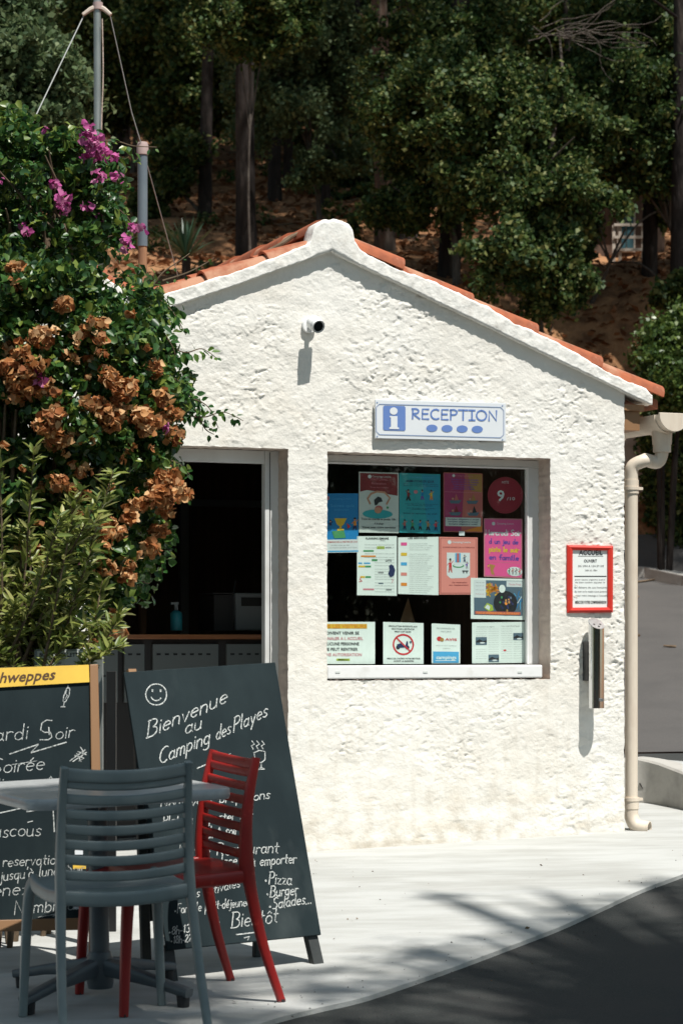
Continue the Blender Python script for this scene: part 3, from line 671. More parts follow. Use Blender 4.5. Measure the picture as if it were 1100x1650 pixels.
# reveals: rough plaster turned into the openings, sharing the ragged edge of the wall
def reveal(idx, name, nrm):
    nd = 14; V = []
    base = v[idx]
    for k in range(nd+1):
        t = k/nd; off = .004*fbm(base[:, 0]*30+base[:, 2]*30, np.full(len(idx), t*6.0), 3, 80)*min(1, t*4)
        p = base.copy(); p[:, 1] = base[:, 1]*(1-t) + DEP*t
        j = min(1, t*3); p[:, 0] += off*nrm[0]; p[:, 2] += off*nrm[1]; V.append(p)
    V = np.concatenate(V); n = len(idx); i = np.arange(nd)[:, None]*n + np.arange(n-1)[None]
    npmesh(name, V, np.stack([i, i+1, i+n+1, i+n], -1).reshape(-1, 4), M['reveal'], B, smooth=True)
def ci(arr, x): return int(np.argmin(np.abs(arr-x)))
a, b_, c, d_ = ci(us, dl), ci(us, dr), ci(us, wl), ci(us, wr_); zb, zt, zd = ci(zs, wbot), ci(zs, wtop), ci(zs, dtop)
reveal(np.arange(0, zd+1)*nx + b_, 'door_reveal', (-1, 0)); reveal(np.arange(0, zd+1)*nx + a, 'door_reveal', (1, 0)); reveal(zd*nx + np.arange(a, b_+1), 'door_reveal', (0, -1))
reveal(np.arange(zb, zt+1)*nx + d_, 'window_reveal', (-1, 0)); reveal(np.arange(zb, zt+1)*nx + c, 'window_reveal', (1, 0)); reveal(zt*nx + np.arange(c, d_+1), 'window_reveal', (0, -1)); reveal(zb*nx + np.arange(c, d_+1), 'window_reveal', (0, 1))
# verge band with the round knob
ue = np.arange(wuz(-140, 500, -BP)[0], wuz(1052, 640, -BP)[0], .006)
un = np.interp(ue, uu, uz); ln = np.interp(ue, lu, lz)
rings_ = []
prof = [(t, -1, 0) for t in np.linspace(0, 1, 9)] + [(1, s, 0) for s in np.linspace(-.6, 1, 5)] + [(t, 1, 0) for t in np.linspace(.8, 0, 3)] + [(0, s, 0) for s in np.linspace(.6, -.6, 4)]
for k in range(len(ue)):
    r = []
    for (t, s, _) in prof:
        r.append((ue[k], BP*s if s < 0 else .085*s, ln[k]*(1-t)+un[k]*t))
    rings_.append(r)
P = np.array(rings_); jj = np.arange(P.shape[1])[None].repeat(len(ue), 0)
P[:, :, 2] += .0045*fbm(P[:, :, 0]*28, P[:, :, 2]*28 + P[:, :, 1]*60, 4, 90) ; P[:, :, 1] -= .006*fbm(P[:, :, 0]*22, P[:, :, 2]*22, 4, 95)
edge_up = np.zeros(P.shape[1]); edge_up[8:14] = 1
P[:, :, 2] += edge_up[None]*(.010*fbm(P[:, :, 0]*9, P[:, :, 0]*0, 3, 99))
n = P.shape[1]; V = P.reshape(-1, 3); i = np.arange(len(ue)-1)[:, None]*n + np.arange(n)[None]; j = np.arange(len(ue)-1)[:, None]*n + (np.arange(n)[None]+1) % n
npmesh('verge', V, np.stack([i, j, j+n, i+n], -1).reshape(-1, 4), M['verge'], B, smooth=True)
e1 = (len(ue)-1)*n
capm = MB(); capm.add([tuple(x) for x in V[e1:e1+n]], [tuple(range(n))]); capm.build('verge_end', M['verge'], B)

# roof slopes and tiles
DB = 3.9
apexL, apexR = wuz(520, 392), wuz(556, 390); lend, rend = wuz(240, 492), wuz(1058, 641)
annA, annR, annL = wuz(92, 412), wuz(228, 490), wuz(-140, 528)
APX = ((apexL[0]+apexR[0])/2, apexL[1]+.05)
tile0 = None
def tile_mesh(Lt=.44, r0=.083, r1=.068, th=.015):
    b = MB(); rr = []
    for k in range(2):
        r = r0 if k == 0 else r1; x = 0 if k == 0 else Lt; ring = []
        for j in range(9): a = math.pi*j/8; ring.append((x, r*math.cos(a), r*math.sin(a)*.85))
        for j in range(8, -1, -1): a = math.pi*j/8; ring.append((x, (r-th)*math.cos(a), (r-th)*math.sin(a)*.85))
        rr.append(ring)
    b.rings(rr); return b
def slope(top, end, name, ncol, rows, first_d=.0, lift=.0, m=None):
    global tile0
    du, dz = end[0]-top[0], end[1]-top[1]; L = math.hypot(du, dz); ang = math.atan2(dz, du)
    b = MB(); sgn = 1 if du > 0 else -1
    nx_, nz_ = -dz/L*sgn, abs(du)/L
    t = .045
    b.add([(top[0], .03, top[1]-.03), (end[0], .03, end[1]-.03), (end[0], DB, end[1]-.03), (top[0], DB, top[1]-.03), (top[0], .03, top[1]-.03-t), (end[0], .03, end[1]-.03-t), (end[0], DB, end[1]-.03-t), (top[0], DB, top[1]-.03-t)],
          [(0,1,2,3),(7,6,5,4),(0,4,5,1),(1,5,6,2),(2,6,7,3),(3,7,4,0)])
    ro = b.build('roof', M['tile_dark'], B)
    if tile0 is None:
        o = tile_mesh().build('roof_tile', M['tile'], ro, smooth=True, angle=40); tile0 = o.data; bpy.data.objects.remove(o)
    step = (L+.02)/rows
    for c in range(ncol):
        for k in range(rows):
            o = bpy.data.objects.new('roof_tile', tile0); COL.objects.link(o); o.parent = ro
            s = L + .02 - k*step + rnd.uniform(-.012, .012)      # lower end of the tile, measured from the top
            X = Vector((-du/L, 0, -dz/L)); X = (X + Vector((0, 0, -.045))).normalized(); Yv = Vector((0, 1, 0)); Z = X.cross(Yv); 
            if Z.z < 0: Yv = -Yv; Z = X.cross(Yv)
            p = Vector((top[0]+du/L*s, first_d + c*.19 + rnd.uniform(-.006, .006), top[1]+dz/L*s)) + Vector((0, 0, lift + .004 + rnd.uniform(-.004,.004)))
            o.matrix_local = Matrix((( X.x, Yv.x, Z.x, p.x), (X.y, Yv.y, Z.y, p.y), (X.z, Yv.z, Z.z, p.z), (0,0,0,1))) @ Matrix.Rotation(rnd.uniform(-.03,.03), 4, 'X')
    return ro
rfr = slope((APX[0], APX[1]), (rend[0]+.02, rend[1]+.02), 'r', 16, 5, .065, -.018)
rfl = slope((APX[0], APX[1]-.0), (wuz(236, 474)[0], wuz(236, 474)[1]), 'l', 16, 3, .065, -.046)
slope((annA[0], annA[1]), annR, 'a', 10, 2, .06, .0); slope((annA[0], annA[1]), annL, 'b', 10, 2, .06, .0)
# ridge tiles
rb = tile_mesh(.42, .095, .085)
for k in range(9):
    o = bpy.data.objects.new('ridge_tile', tile0); COL.objects.link(o); o.parent = rfr
    o.matrix_local = Matrix.Translation((APX[0], .14 + k*.40, APX[1]+.01)) @ Matrix.Rotation(R(90), 4, 'Z') @ Matrix.Scale(1.15, 4)
# body behind the front wall
b = MB(); zr = rend[1]-.07
b.box((uR-.20, .03, -.1), (uR-.012, DB-.1, zr)); b.box((uL, .03, -.1), (uL+.15, DB-.1, 2.3)); b.box((uL+.16, DB-.25, -.1), (uR-.21, DB-.1, 2.45)); b.build('side_wall', M['stucco'], B)
b = MB(); zi = 2.34
b.box((uL+.16, DEP+.03, .10), (uR-.21, DB-.26, .15)); b.build('room_floor', M['int_floor'], B)
b = MB(); b.box((uL+.16, DEP+.012, zi), (uR-.21, DB-.26, zi+.05)); b.box((uL, .02, 2.30), (uR-.205, DEP+.01, 2.36)) if False else None; b.build('room_ceiling', M['int_dark'], B)
b = MB(); b.box((uL+.155, DB-.30, .151), (uR-.215, DB-.261, zi-.002)); b.box((uL+.151, DEP+.05, .151), (uL+.18, DB-.31, zi-.002)); b.box((uR-.24, DEP+.05, .151), (uR-.212, DB-.31, zi-.002)); b.build('room_wall', M['int_wall'], B)
# backing of the front wall inside (shuts out the light behind the render)
b = MB()
for (x0, x1, z0, z1) in ((uL, dl, -.05, 2.35), (dr, wl, -.05, 2.35), (wr_, uR-.21, -.05, 2.35), (wl, wr_, -.05, wbot-.01), (dl, dr, dtop+.02, 2.35), (wl, wr_, wtop+.02, 2.35)):
    b.box((x0+(.012), .06, z0), (x1-.012, DEP+.008, z1))
b.build('wall_core', M['int_dark'], B)
# gable infill wall at the back
b = MB(); b.prism([(uL, 2.3), (annA[0], annA[1]-.06), (annR[0], annR[1]-.08), (APX[0], APX[1]-.08), (uR-.02, zr), (uR-.02, 2.2), (uL, 2.2)], DB-.25, DB-.12); b.build('back_gable', M['stucco'], B)

# window: frame, sill, pane
fd = .132
def bar(bld, x0, x1, z0, z1, d0, d1): bld.box((min(x0,x1), d0, min(z0,z1)), (max(x0,x1), d1, max(z0,z1)))
wtf = wuz(700, 749, fd)[1]; wbf = wuz(700, 1071, fd)[1]; wrf = wuz(851, 900, fd)[0]; wre = wuz(868, 900, fd)[0]
b = MB(); wle = wl-.03
bar(b, wle, wre, wtf, wtop-.002, fd, fd+.05); bar(b, wle, wl+.03, wbf, wtf-.001, fd, fd+.05); bar(b, wrf, wre, wbf, wtf-.001, fd, fd+.05); bar(b, wre+.001, wr_+.01, wbot, wtop-.004, fd+.03, fd+.05)
win = b.build('window', M['white_alu'], B, bevel=.003)
b = MB(); bar(b, wle+.031, wrf-.001, wtf-.008, wtf-.001, fd-.004, fd+.02); bar(b, wrf-.009, wrf-.001, wbf+.002, wtf-.009, fd-.004, fd+.02); b.build('frame_bead', M['sill_white'], win)
s1 = wuz(700, 1093, -.012)[1]
b = MB(); bar(b, wl-.0, wuz(870, 1080, .02)[0], s1, wbf-.002, -.004, fd-.002); b.build('sill', M['sill_white'], win, bevel=.006)
for sx in (545, 686, 838): b = MB(); u, z = wuz(sx, 1083, -.013); b.box((u-.012, -.0065, z-.004), (u+.012, -.0045, z+.004)); b.build('drain_cover', M['paper_dim'], win)
gd = .165
b = MB(); b.add([(wl-.01, gd, wbf), (wrf+.01, gd, wbf), (wrf+.01, gd, wtf), (wl-.01, gd, wtf)], [(0,1,2,3)]); b.build('pane', M['glass'], win)
# door frame (an open service door)
b = MB(); x0, x1 = wuz(427, 900, fd)[0], dr+.004; zf = wuz(400, 746, fd)[1]
bar(b, x0, x1, .1, dtop-.002, fd, fd+.05); bar(b, dl-.002, dl+.05, .1, dtop-.002, fd, fd+.05); bar(b, dl+.051, x0-.001, zf, dtop-.002, fd, fd+.05)
df = b.build('door_frame', M['white_alu'], B, bevel=.003)
b = MB(); bar(b, x1-.05, x1-.047, .15, dtop-.01, fd-.003, fd+.001); b.build('frame_joint', M['black'], df)
# back of the room: pale frame of an inner door, shelving
b = MB(); e0 = wuz(290, 900, DB-.33)[0]; e1 = wuz(303, 900, DB-.33)[0]; e2 = wuz(470, 900, DB-.33)[0]; zt2 = wuz(300, 804, DB-.33)[1]; zt3 = wuz(300, 815, DB-.33)[1]
bar(b, e0, e1, .16, zt2, DB-.345, DB-.302); bar(b, e1+.001, e2, zt3, zt2, DB-.345, DB-.302); b.build('inner_door_frame', M['int_frame'], B)

# gutter and downpipe
gd0 = -.10
gc = WF.px(1086, 668, gd0); gr = .083
b = MB(); 
for (d0, d1) in ((gd0+.012, DB),):
    ring = []
    for k in range(2):
        d = d0 if k == 0 else d1; r = []
        for j in range(13): a = math.pi + math.pi*j/12; r.append((gc.x+gr*math.cos(a), d, gc.z+gr*math.sin(a)))
        for j in range(12, -1, -1): a = math.pi + math.pi*j/12; r.append((gc.x+(gr-.004)*math.cos(a), d, gc.z+(gr-.004)*math.sin(a)))
        ring.append(r)
    b.rings(ring)
gut = b.build('gutter', M['pvc'], B, smooth=True, angle=50)
b = MB(); b.prism([(gc.x+(gr+.004)*math.cos(a), gc.z+(gr+.004)*math.sin(a)) for a in [math.pi+math.pi*j/14 for j in range(15)]] + [(gc.x+gr+.006, gc.z+.008), (gc.x-gr-.006, gc.z+.008)], gd0, gd0+.011); b.build('end_cap', M['pvc'], gut, bevel=.002)
b = MB(); b.tube([(gc.x, gd0+.13, gc.z-gr+.03), (gc.x, gd0+.13, gc.z-gr-.06)], [.055, .05], 16); b.prism([(gc.x+(gr+.008)*math.cos(a), gc.z+(gr+.008)*math.sin(a)) for a in [math.pi+math.pi*j/14 for j in range(15)]], gd0+.05, gd0+.22); b.build('outlet', M['pvc'], gut, smooth=True, angle=40)
for dd in (.8, 1.7, 2.6, 3.5):
    b = MB(); b.prism([(gc.x+(gr+.01)*math.cos(a), gc.z+(gr+.01)*math.sin(a)) for a in [math.pi+math.pi*j/14 for j in range(15)]], dd, dd+.03); b.build('bracket', M['pvc'], gut)
b = MB(); b.box((uR-.004, .02, zr-.10), (uR+.10, DB, zr+.0)); b.box((uR+.0, .0, zr-.0), (uR+.115, DB, zr+.03)); b.build('eaves_board', M['wood'], B)
pr = .0325; pd = .045
px_ = wuz(1016.5, 900, pd)[0]
zA = wuz(1017, 742, pd)[1]; dO = gd0+.13
path = smoothpath([(gc.x, dO, gc.z-gr-.03), (gc.x, dO, gc.z-gr-.10), (gc.x-.02, dO+.01, gc.z-gr-.15), (gc.x-.08, dO+.02, zA+.005), (px_+.06, pd-.03, zA+.0), (px_+.005, pd-.005, zA-.03), (px_, pd, zA-.09), (px_, pd, zA-.16)], 6)
b = MB(); b.tube(path, pr+.002, 18); 
dpipe = b.build('downpipe', M['pvc'], B, smooth=True, angle=60)
zb1 = wuz(1016, 1300, pd)[1]
b = MB(); b.tube([(px_, pd, zA-.14), (px_, pd, zb1)], pr, 20); b.build('pipe_length', M['pvc'], dpipe, smooth=True, angle=60)
for (pa_, pb_, rr_) in (((px_, pd, zA-.10), (px_, pd, zA-.17), pr+.005), ((px_, pd, zb1+.05), (px_, pd, zb1-.01), pr+.006), ((gc.x, dO, gc.z-gr-.055), (gc.x, dO, gc.z-gr-.10), pr+.014)):
    b = MB(); b.tube([pa_, pb_], rr_, 20); b.build('socket', M['pvc'], dpipe, smooth=True, angle=40)
for zz in (wuz(1016, 787, pd)[1], wuz(1016, 1288, pd)[1]):
    b = MB(); b.tube([(px_, pd, zz+.008), (px_, pd, zz-.008)], pr+.009, 20); b.box((px_-.01, pd+.02, zz-.008), (px_+.01, pd+.10, zz+.008)); b.box((px_+pr, pd-.012, zz-.007), (px_+pr+.028, pd+.012, zz+.007)); b.build('clip', M['pvc'], dpipe, smooth=True, angle=40)
# shoe: a bend that opens forwards-right, hollow
zg = wuz(1020, 1333, pd)[1]
sp = smoothpath([(px_, pd, zb1), (px_, pd, zb1-.05), (px_+.015, pd-.02, zg+.012), (px_+.05, pd-.055, zg), (px_+.066, pd-.072, zg-.002)], 5)
b = MB(); nO = len(b.v); b.tube(sp, pr+.004, 20, cap=False); b.tube(sp, pr, 20, cap=False); 
L_ = (len(sp)-1)*20; tot = len(sp)*20
b.add([], []); 
for j in range(20):
    b.f.append((L_+j, L_+(j+1) % 20, tot+L_+(j+1) % 20, tot+L_+j)); b.m.append(0)
b.build('shoe', M['pvc'], dpipe, smooth=True, angle=60)

# ------------------------------------------------------------------ writing
def A(cx, cy, rx, ry, a0, a1, n=9):
    return [(cx+rx*math.cos(R(a0+(a1-a0)*k/n)), cy+ry*math.sin(R(a0+(a1-a0)*k/n))) for k in range(n+1)]
GL = {
'a': (.46, [A(.2,.24,.18,.24,45,390), [(.37,.48),(.37,.08),(.44,0)]]), 'b': (.44, [[(.03,.95),(.03,0)], A(.21,.24,.18,.24,170,-190)]),
'c': (.42, [A(.22,.24,.2,.24,50,310)]), 'd': (.46, [A(.2,.24,.18,.24,30,390), [(.38,.95),(.38,0)]]), 'e': (.44, [[(.04,.26),(.4,.28)]+A(.22,.25,.19,.24,10,310)]),
'f': (.32, [A(.25,.78,.12,.17,40,180)+[(.13,.0)], [(0,.48),(.28,.5)]]), 'g': (.46, [A(.2,.24,.18,.24,40,390), [(.38,.48),(.38,-.18)]+A(.2,-.18,.18,.16,0,-150)]),
'h': (.44, [[(.03,.95),(.03,0)], [(.03,.3)]+A(.2,.3,.17,.2,170,0)+[(.37,0)]]), 'i': (.14, [[(.06,.48),(.06,0)], [(.06,.66),(.075,.70)]]), 'j': (.24, [[(.17,.48),(.17,-.2)]+A(.05,-.2,.12,.14,0,-120), [(.17,.66),(.18,.70)]]),
'l': (.18, [[(.05,.95),(.05,.07),(.14,0)]]), 'm': (.62, [[(.03,.48),(.03,0)], [(.03,.3)]+A(.16,.32,.13,.17,170,0)+[(.29,0)], [(.29,.3)]+A(.42,.32,.13,.17,170,0)+[(.55,0)]]),
'n': (.44, [[(.03,.48),(.03,0)], [(.03,.3)]+A(.2,.3,.17,.19,170,0)+[(.37,0)]]), 'o': (.44, [A(.22,.24,.2,.24,80,450)]), 'p': (.44, [[(.03,.48),(.03,-.36)], A(.21,.24,.18,.24,170,-190)]),
'q': (.46, [A(.2,.24,.18,.24,30,390), [(.38,.48),(.38,-.36)]]), 'r': (.33, [[(.03,.48),(.03,0)], [(.03,.26)]+A(.2,.28,.17,.2,160,50)]), 's': (.36, [[(.33,.42),(.2,.5),(.07,.42),(.1,.3),(.27,.2),(.32,.1),(.2,0),(.03,.06)]]),
't': (.32, [[(.13,.8),(.13,.08),(.26,0)], [(0,.5),(.3,.5)]]), 'u': (.46, [[(.03,.48),(.03,.18)]+A(.2,.18,.17,.18,180,350)+[(.37,.48)], [(.37,.2),(.40,0)]]), 'v': (.4, [[(.02,.48),(.18,0),(.36,.48)]]),
'w': (.56, [[(.02,.48),(.13,0),(.27,.42),(.40,0),(.52,.48)]]), 'k': (.42, [[(.03,.95),(.03,0)], [(.34,.48),(.05,.2),(.36,0)]]),
'x': (.4, [[(.02,.48),(.36,0)], [(.36,.48),(.02,0)]]), 'y': (.42, [[(.03,.48),(.18,.05)], [(.37,.48),(.12,-.34)]]), 'z': (.38, [[(.03,.46),(.33,.46),(.05,.02),(.35,.02)]]),
'B': (.58, [[(.06,.95),(.06,0)], [(.0,.93)]+A(.24,.72,.24,.22,95,-80)+A(.26,.25,.28,.25,80,-100)+[(.0,.02)]]), 'C': (.62, [A(.36,.47,.33,.47,55,305)]), 'P': (.52, [[(.08,.93),(.06,0)], [(.02,.9)]+A(.24,.7,.24,.24,100,-95)+[(.07,.45)]]),
'S': (.52, [[(.46,.86),(.28,.96),(.08,.84),(.1,.6),(.36,.42),(.46,.24),(.3,.02),(.03,.06)]]), 'R': (.58, [[(.08,.93),(.06,0)], [(.02,.92)]+A(.24,.72,.22,.22,90,-95)+[(.08,.48),(.52,0)]]),
'E': (.54, [[(.48,.93),(.08,.93),(.06,0),(.48,0)], [(.07,.48),(.42,.5)]]), 'T': (.62, [[(.31,.93),(.3,0)], [(.0,.93),(.6,.93)]]), 'I': (.42, [[(.21,.93),(.21,0)], [(.02,.93),(.4,.93)], [(.02,.0),(.4,.0)]]),
'O': (.74, [A(.36,.47,.33,.47,90,450,14)]), 'N': (.64, [[(.06,0),(.06,.93),(.55,0),(.55,.95)]]), 'M': (.72, [[(.04,0),(.1,.93),(.34,.25),(.58,.93),(.66,0)]]), 'A': (.6, [[(.02,0),(.28,.95),(.54,0)], [(.12,.35),(.46,.35)]]),
'V': (.56, [[(.02,.93),(.27,0),(.52,.93)]]), 'D': (.62, [[(.06,.93),(.06,0)], [(.0,.93)]+A(.18,.47,.38,.46,85,-85)+[(.0,0)]]), 'L': (.46, [[(.06,.93),(.06,0),(.42,0)]]), 'F': (.5, [[(.06,0),(.06,.93),(.46,.93)], [(.06,.5),(.36,.5)]]),
'H': (.6, [[(.06,.93),(.06,0)], [(.5,.93),(.5,0)], [(.06,.48),(.5,.48)]]), 'G': (.64, [A(.36,.47,.33,.47,50,330)+[(.66,.42),(.42,.42)]]), 'U': (.6, [[(.05,.93),(.05,.3)]+A(.28,.3,.23,.3,180,360)+[(.51,.93)]]),
'0': (.5, [A(.24,.45,.2,.45,90,450)]), '1': (.3, [[(.05,.7),(.18,.9),(.18,0)]]), '2': (.46, [A(.22,.68,.18,.22,160,-20)+[(.03,0),(.44,.0)]]), '3': (.44, [A(.2,.68,.17,.22,140,-80)+A(.2,.24,.2,.24,80,-150)]),
'8': (.46, [A(.22,.68,.16,.2,270,-90), A(.22,.24,.2,.24,90,450)]), '9': (.46, [A(.22,.62,.18,.26,0,360)+[(.38,.3),(.3,0)]]), '/': (.34, [[(.02,-.05),(.3,.95)]]), '.': (.16, [[(.05,.0),(.07,.05)]]), '-': (.3, [[(.03,.3),(.25,.3)]]),
"'": (.16, [[(.08,.95),(.05,.75)]]), '&': (.5, [[(.45,0),(.1,.6),(.2,.8),(.3,.6),(.06,.2),(.2,0),(.45,.3)]]), ' ': (.36, []), '!': (.2, [[(.08,.95),(.08,.25)], [(.08,.0),(.09,.04)]])}
GL['é'] = (.44, GL['e'][1] + [[(.18,.6),(.32,.78)]]); GL['à'] = (.46, GL['a'][1] + [[(.12,.78),(.26,.6)]]); GL['ô'] = (.44, GL['o'][1] + [[(.1,.6),(.22,.74),(.34,.6)]]); GL['•'] = (.3, [A(.1,.25,.06,.06,0,360,5)])
def ribbon(b, F, pts, w, d, m=0):
    """pts are pixels; the ribbon lies in the frame's plane y = d"""
    P = [F.px(x, y, d) for x, y in pts]; n = len(P)
    if n < 2: return
    L = []; Rr = []
    for i in range(n):
        t = P[min(i+1, n-1)] - P[max(i-1, 0)]
        if t.length < 1e-6: t = Vector((1,0,0))
        t.normalize(); s = Vector((-t.z, 0, t.x))*w*.5
        e = t*w*.35*(-1 if i == 0 else 1 if i == n-1 else 0)
        L.append(P[i]+s+e); Rr.append(P[i]-s+e)
    b.add(L+Rr, [(i, i+1, n+i+1, n+i) for i in range(n-1)], m)
def write(b, F, s, p0, p1, cap, w, d, m=0, jit=0, slant=0, q=None, fit=True):
    W = sum(GL[c][0] + .06 for c in s); L = math.hypot(p1[0]-p0[0], p1[1]-p0[1]); ux, uy = (p1[0]-p0[0])/L, (p1[1]-p0[1])/L
    sx = L/W if fit else cap; x = 0; q = q or rnd
    for c in s:
        gw, st = GL[c]; jy = q.uniform(-1, 1)*jit
        for line in st:
            pts = []
            for (gx, gy) in line:
                a = (x+gx+slant*gy)*sx; h = gy*cap + jy; pts.append((p0[0]+ux*a+uy*h*0 + q.uniform(-1,1)*jit*.18, p0[1]+uy*a-h + q.uniform(-1,1)*jit*.18))
            ribbon(b, F, pts, w, d, m)
        x += gw + .06
_tc = {}
def glyph_text(s, bold=False):
    if (s, bold) in _tc: return _tc[(s, bold)]
    cu = bpy.data.curves.new('t', 'FONT'); cu.body = s; cu.resolution_u = 2
    if bold: cu.offset = .018
    o = bpy.data.objects.new('t', cu); COL.objects.link(o); bpy.context.view_layer.update()
    me = bpy.data.meshes.new_from_object(o.evaluated_get(bpy.context.evaluated_depsgraph_get()))
    vs_ = [(v.co.x, v.co.y) for v in me.vertices]; fs = [tuple(p.vertices) for p in me.polygons]
    bpy.data.objects.remove(o); bpy.data.curves.remove(cu); bpy.data.meshes.remove(me)
    x0 = min(v[0] for v in vs_); x1 = max(v[0] for v in vs_)
    r = ([((x-x0)/(x1-x0), y) for x, y in vs_], fs, x1-x0); _tc[(s, bold)] = r; return r
def ptext(b, F, s, x0, x1, y, cap, d, m=0, bold=False, y1=None, shear=0):
    """printed text between pixels x0..x1 with baseline y"""
    vs_, fs, w = glyph_text(s, bold); y1 = y if y1 is None else y1
    b.add([F.px(x0+(x1-x0)*u + shear*v*cap/.7, y+(y1-y)*u-v*cap/.7, d) for u, v in vs_], fs, m)
def pquad(b, F, pts, d, m=0):
    b.add([F.px(x, y, d) for x, y in pts], [tuple(range(len(pts)))], m)
def prect(b, F, x0, y0, x1, y1, d, m=0): pquad(b, F, [(x0,y1),(x1,y1),(x1,y0),(x0,y0)], d, m)
def pdisc(b, F, x, y, rx, ry, d, m=0, n=20): pquad(b, F, [(x+rx*math.cos(-2*math.pi*k/n), y+ry*math.sin(-2*math.pi*k/n)) for k in range(n)], d, m)
def pslab(b, F, pts, d0, d1, m=0):
    """pixel outline met with plane d0, extruded to d1"""
    P = [F.px(x, y, d0) for x, y in pts]; b.prism([(p.x, p.z) for p in P], d0, d1, m)
# ------------------------------------------------------------------ things on the hut
def local(F, x, y, d): return F.M @ Matrix.Translation(F.px(x, y, d))
class Sub(Frame): pass
def thing_on_wall(name, x, y, d, label, cat, group=None):
    Mx = local(WF, x, y, d); t = empty(name, Mx, label, cat, group); return t, Frame(Mx)
# reception sign
t, F = thing_on_wall('reception_sign', 708, 678, -.012, 'white enamel RECEPTION sign with blue i square above the window', 'sign')
C4 = [(603,706.5),(813,711.5),(813,650),(603,644)]
b = MB(); pslab(b, F, C4, 0, -.012); b.build('sign_panel', M['sign_white'], t, bevel=.002)
fd_ = -.0135
b = MB()
def tilt(x, y): return (x, y + (x-603)*.026 - 0)
for pts in ([(611,651),(806,651)], [(806,651),(811,656),(811,695),(806,700)], [(611,700),(606,695),(606,656),(611,651)], [(806,700),(611,700)]):
    ribbon(b, F, [tilt(*p) for p in pts], .0035, fd_)
for cx, cy in ((607.5,648.5),(809,648.5),(607.5,703),(809,703)): pdisc(b, F, *tilt(cx, cy), 1.2, 1.2, fd_)
b.build('border_line', M['line_blue'], t)
b = MB(); o8 = [(619,653),(651,653),(653,655),(653,691),(651,693),(619,693),(617,691),(617,655)]
pquad(b, F, [tilt(*p) for p in o8[::-1]], fd_)
write(b, F, 'RECEPTION', tilt(663,673), tilt(803,673), 17, .0085, fd_)
for k in range(4): pdisc(b, F, *tilt(695.5+24.3*k, 687.5), 9, 5.8, fd_)
b.build('lettering', M['sign_blue'], t)
b = MB(); d2 = fd_-.0015
pdisc(b, F, *tilt(634, 661.5), 6.3, 6, d2)
pquad(b, F, [tilt(*p) for p in ((627,690.5),(642.5,690.5),(642.5,688),(640,687),(640,669.5),(627.5,669.5),(627.5,671.5),(629.5,672.5),(629.5,687),(627,688))], d2)
b.build('letter_i', M['sign_white'], t)
# security camera
t, F = thing_on_wall('security_camera', 497, 523, 0, 'small white bullet security camera fixed high on the gable wall', 'security camera')
b = MB(); b.tube([(0,.0,-.006),(0,-.018,-.006)], [.037,.035], 20); b.tube([(0,-.018,-.008),(.002,-.05,-.004),(.004,-.075,.0)], [.014,.012,.014], 10); b.build('mount', M['cam_white'], t, smooth=True, angle=40)
fr = F.px(513, 526, -.115); ax = (fr - Vector((.0,-.055,.006))).normalized(); st = Vector((.0,-.055,.006))
b = MB(); b.tube([st, st+ax*.004, st+ax*.05, st+ax*.052, fr-ax*.012, fr], [.028,.035,.035,.033,.032,.029], 24); b.build('body', M['cam_white'], t, smooth=True, angle=40)
b = MB(); b.tube([fr-ax*.03, fr+ax*.004], [.0315,.0315], 24, cap=False); b.tube([fr-ax*.03, fr+ax*.004], [.0285,.0285], 24, cap=False); b.build('hood', M['cam_white'], t, smooth=True)
b = MB(); b.tube([fr-ax*.003, fr+ax*.0015], .0245, 24); b.build('lens', M['lens'], t, smooth=True, angle=40)
# ashtray
t, F = thing_on_wall('wall_ashtray', 953, 1070, 0, 'tall chrome cylinder wall ashtray with slanted top below the red framed notice', 'ashtray')
q0 = F.px(960, 1070, -.072); cxu = q0.x; zt_ = F.px(960, 996, -.072).z; zt2_ = F.px(960, 1014, -.072).z; zb_ = F.px(960, 1141, -.072).z; ar = .0405
n = 32; top = []; bot = []
for k in range(n):
    a = 2*math.pi*k/n; x = cxu+ar*math.cos(a); y = -.072+ar*math.sin(a); f_ = (y+.072+ar)/(2*ar); top.append((x, y, zt2_*(1-f_)+zt_*f_)); bot.append((x, y, zb_))
b = MB(); b.rings([bot, top]); b.build('cylinder', M['chrome'], t, smooth=True, angle=40)
sl = (zt_-zt2_)/(2*ar); N_ = Vector((0, -sl, 1)).normalized()
b = MB(); b.add([Vector(p)+N_*.001 + (Vector((cxu,-.072,(zt_+zt2_)/2))-Vector(p))*.04 for p in top], [tuple(range(n))]); b.build('lid', M['steel_dull'], t)
b = MB()
for (ox, oy) in ((-.016,-.006),(.018,-.006),(.002,-.022)):
    c = Vector((cxu+ox, -.072+oy, (zt_+zt2_)/2 + sl*oy)) + N_*.0022
    e1_ = Vector((1,0,0)); e2_ = N_.cross(e1_); b.add([c + e1_*.0058*math.cos(2*math.pi*k/10) + e2_*.0058*math.sin(2*math.pi*k/10) for k in range(10)], [tuple(range(10))])
b.build('hole', M['black'], t)
b = MB(); zz = F.px(955, 1128, -.113).z; b.tube([(cxu+.002,-.1135,zz),(cxu+.002,-.130,zz)], .008, 14); b.build('lock', M['steel_dull'], t, smooth=True, angle=40)
z1_, z2_ = F.px(942, 1034, -.02).z, F.px(942, 1097, -.02).z
b = MB(); b.box((cxu-.042, -.060, z2_), (cxu+.01, -.002, z1_)); b.build('bracket', M['black'], t, bevel=.003)
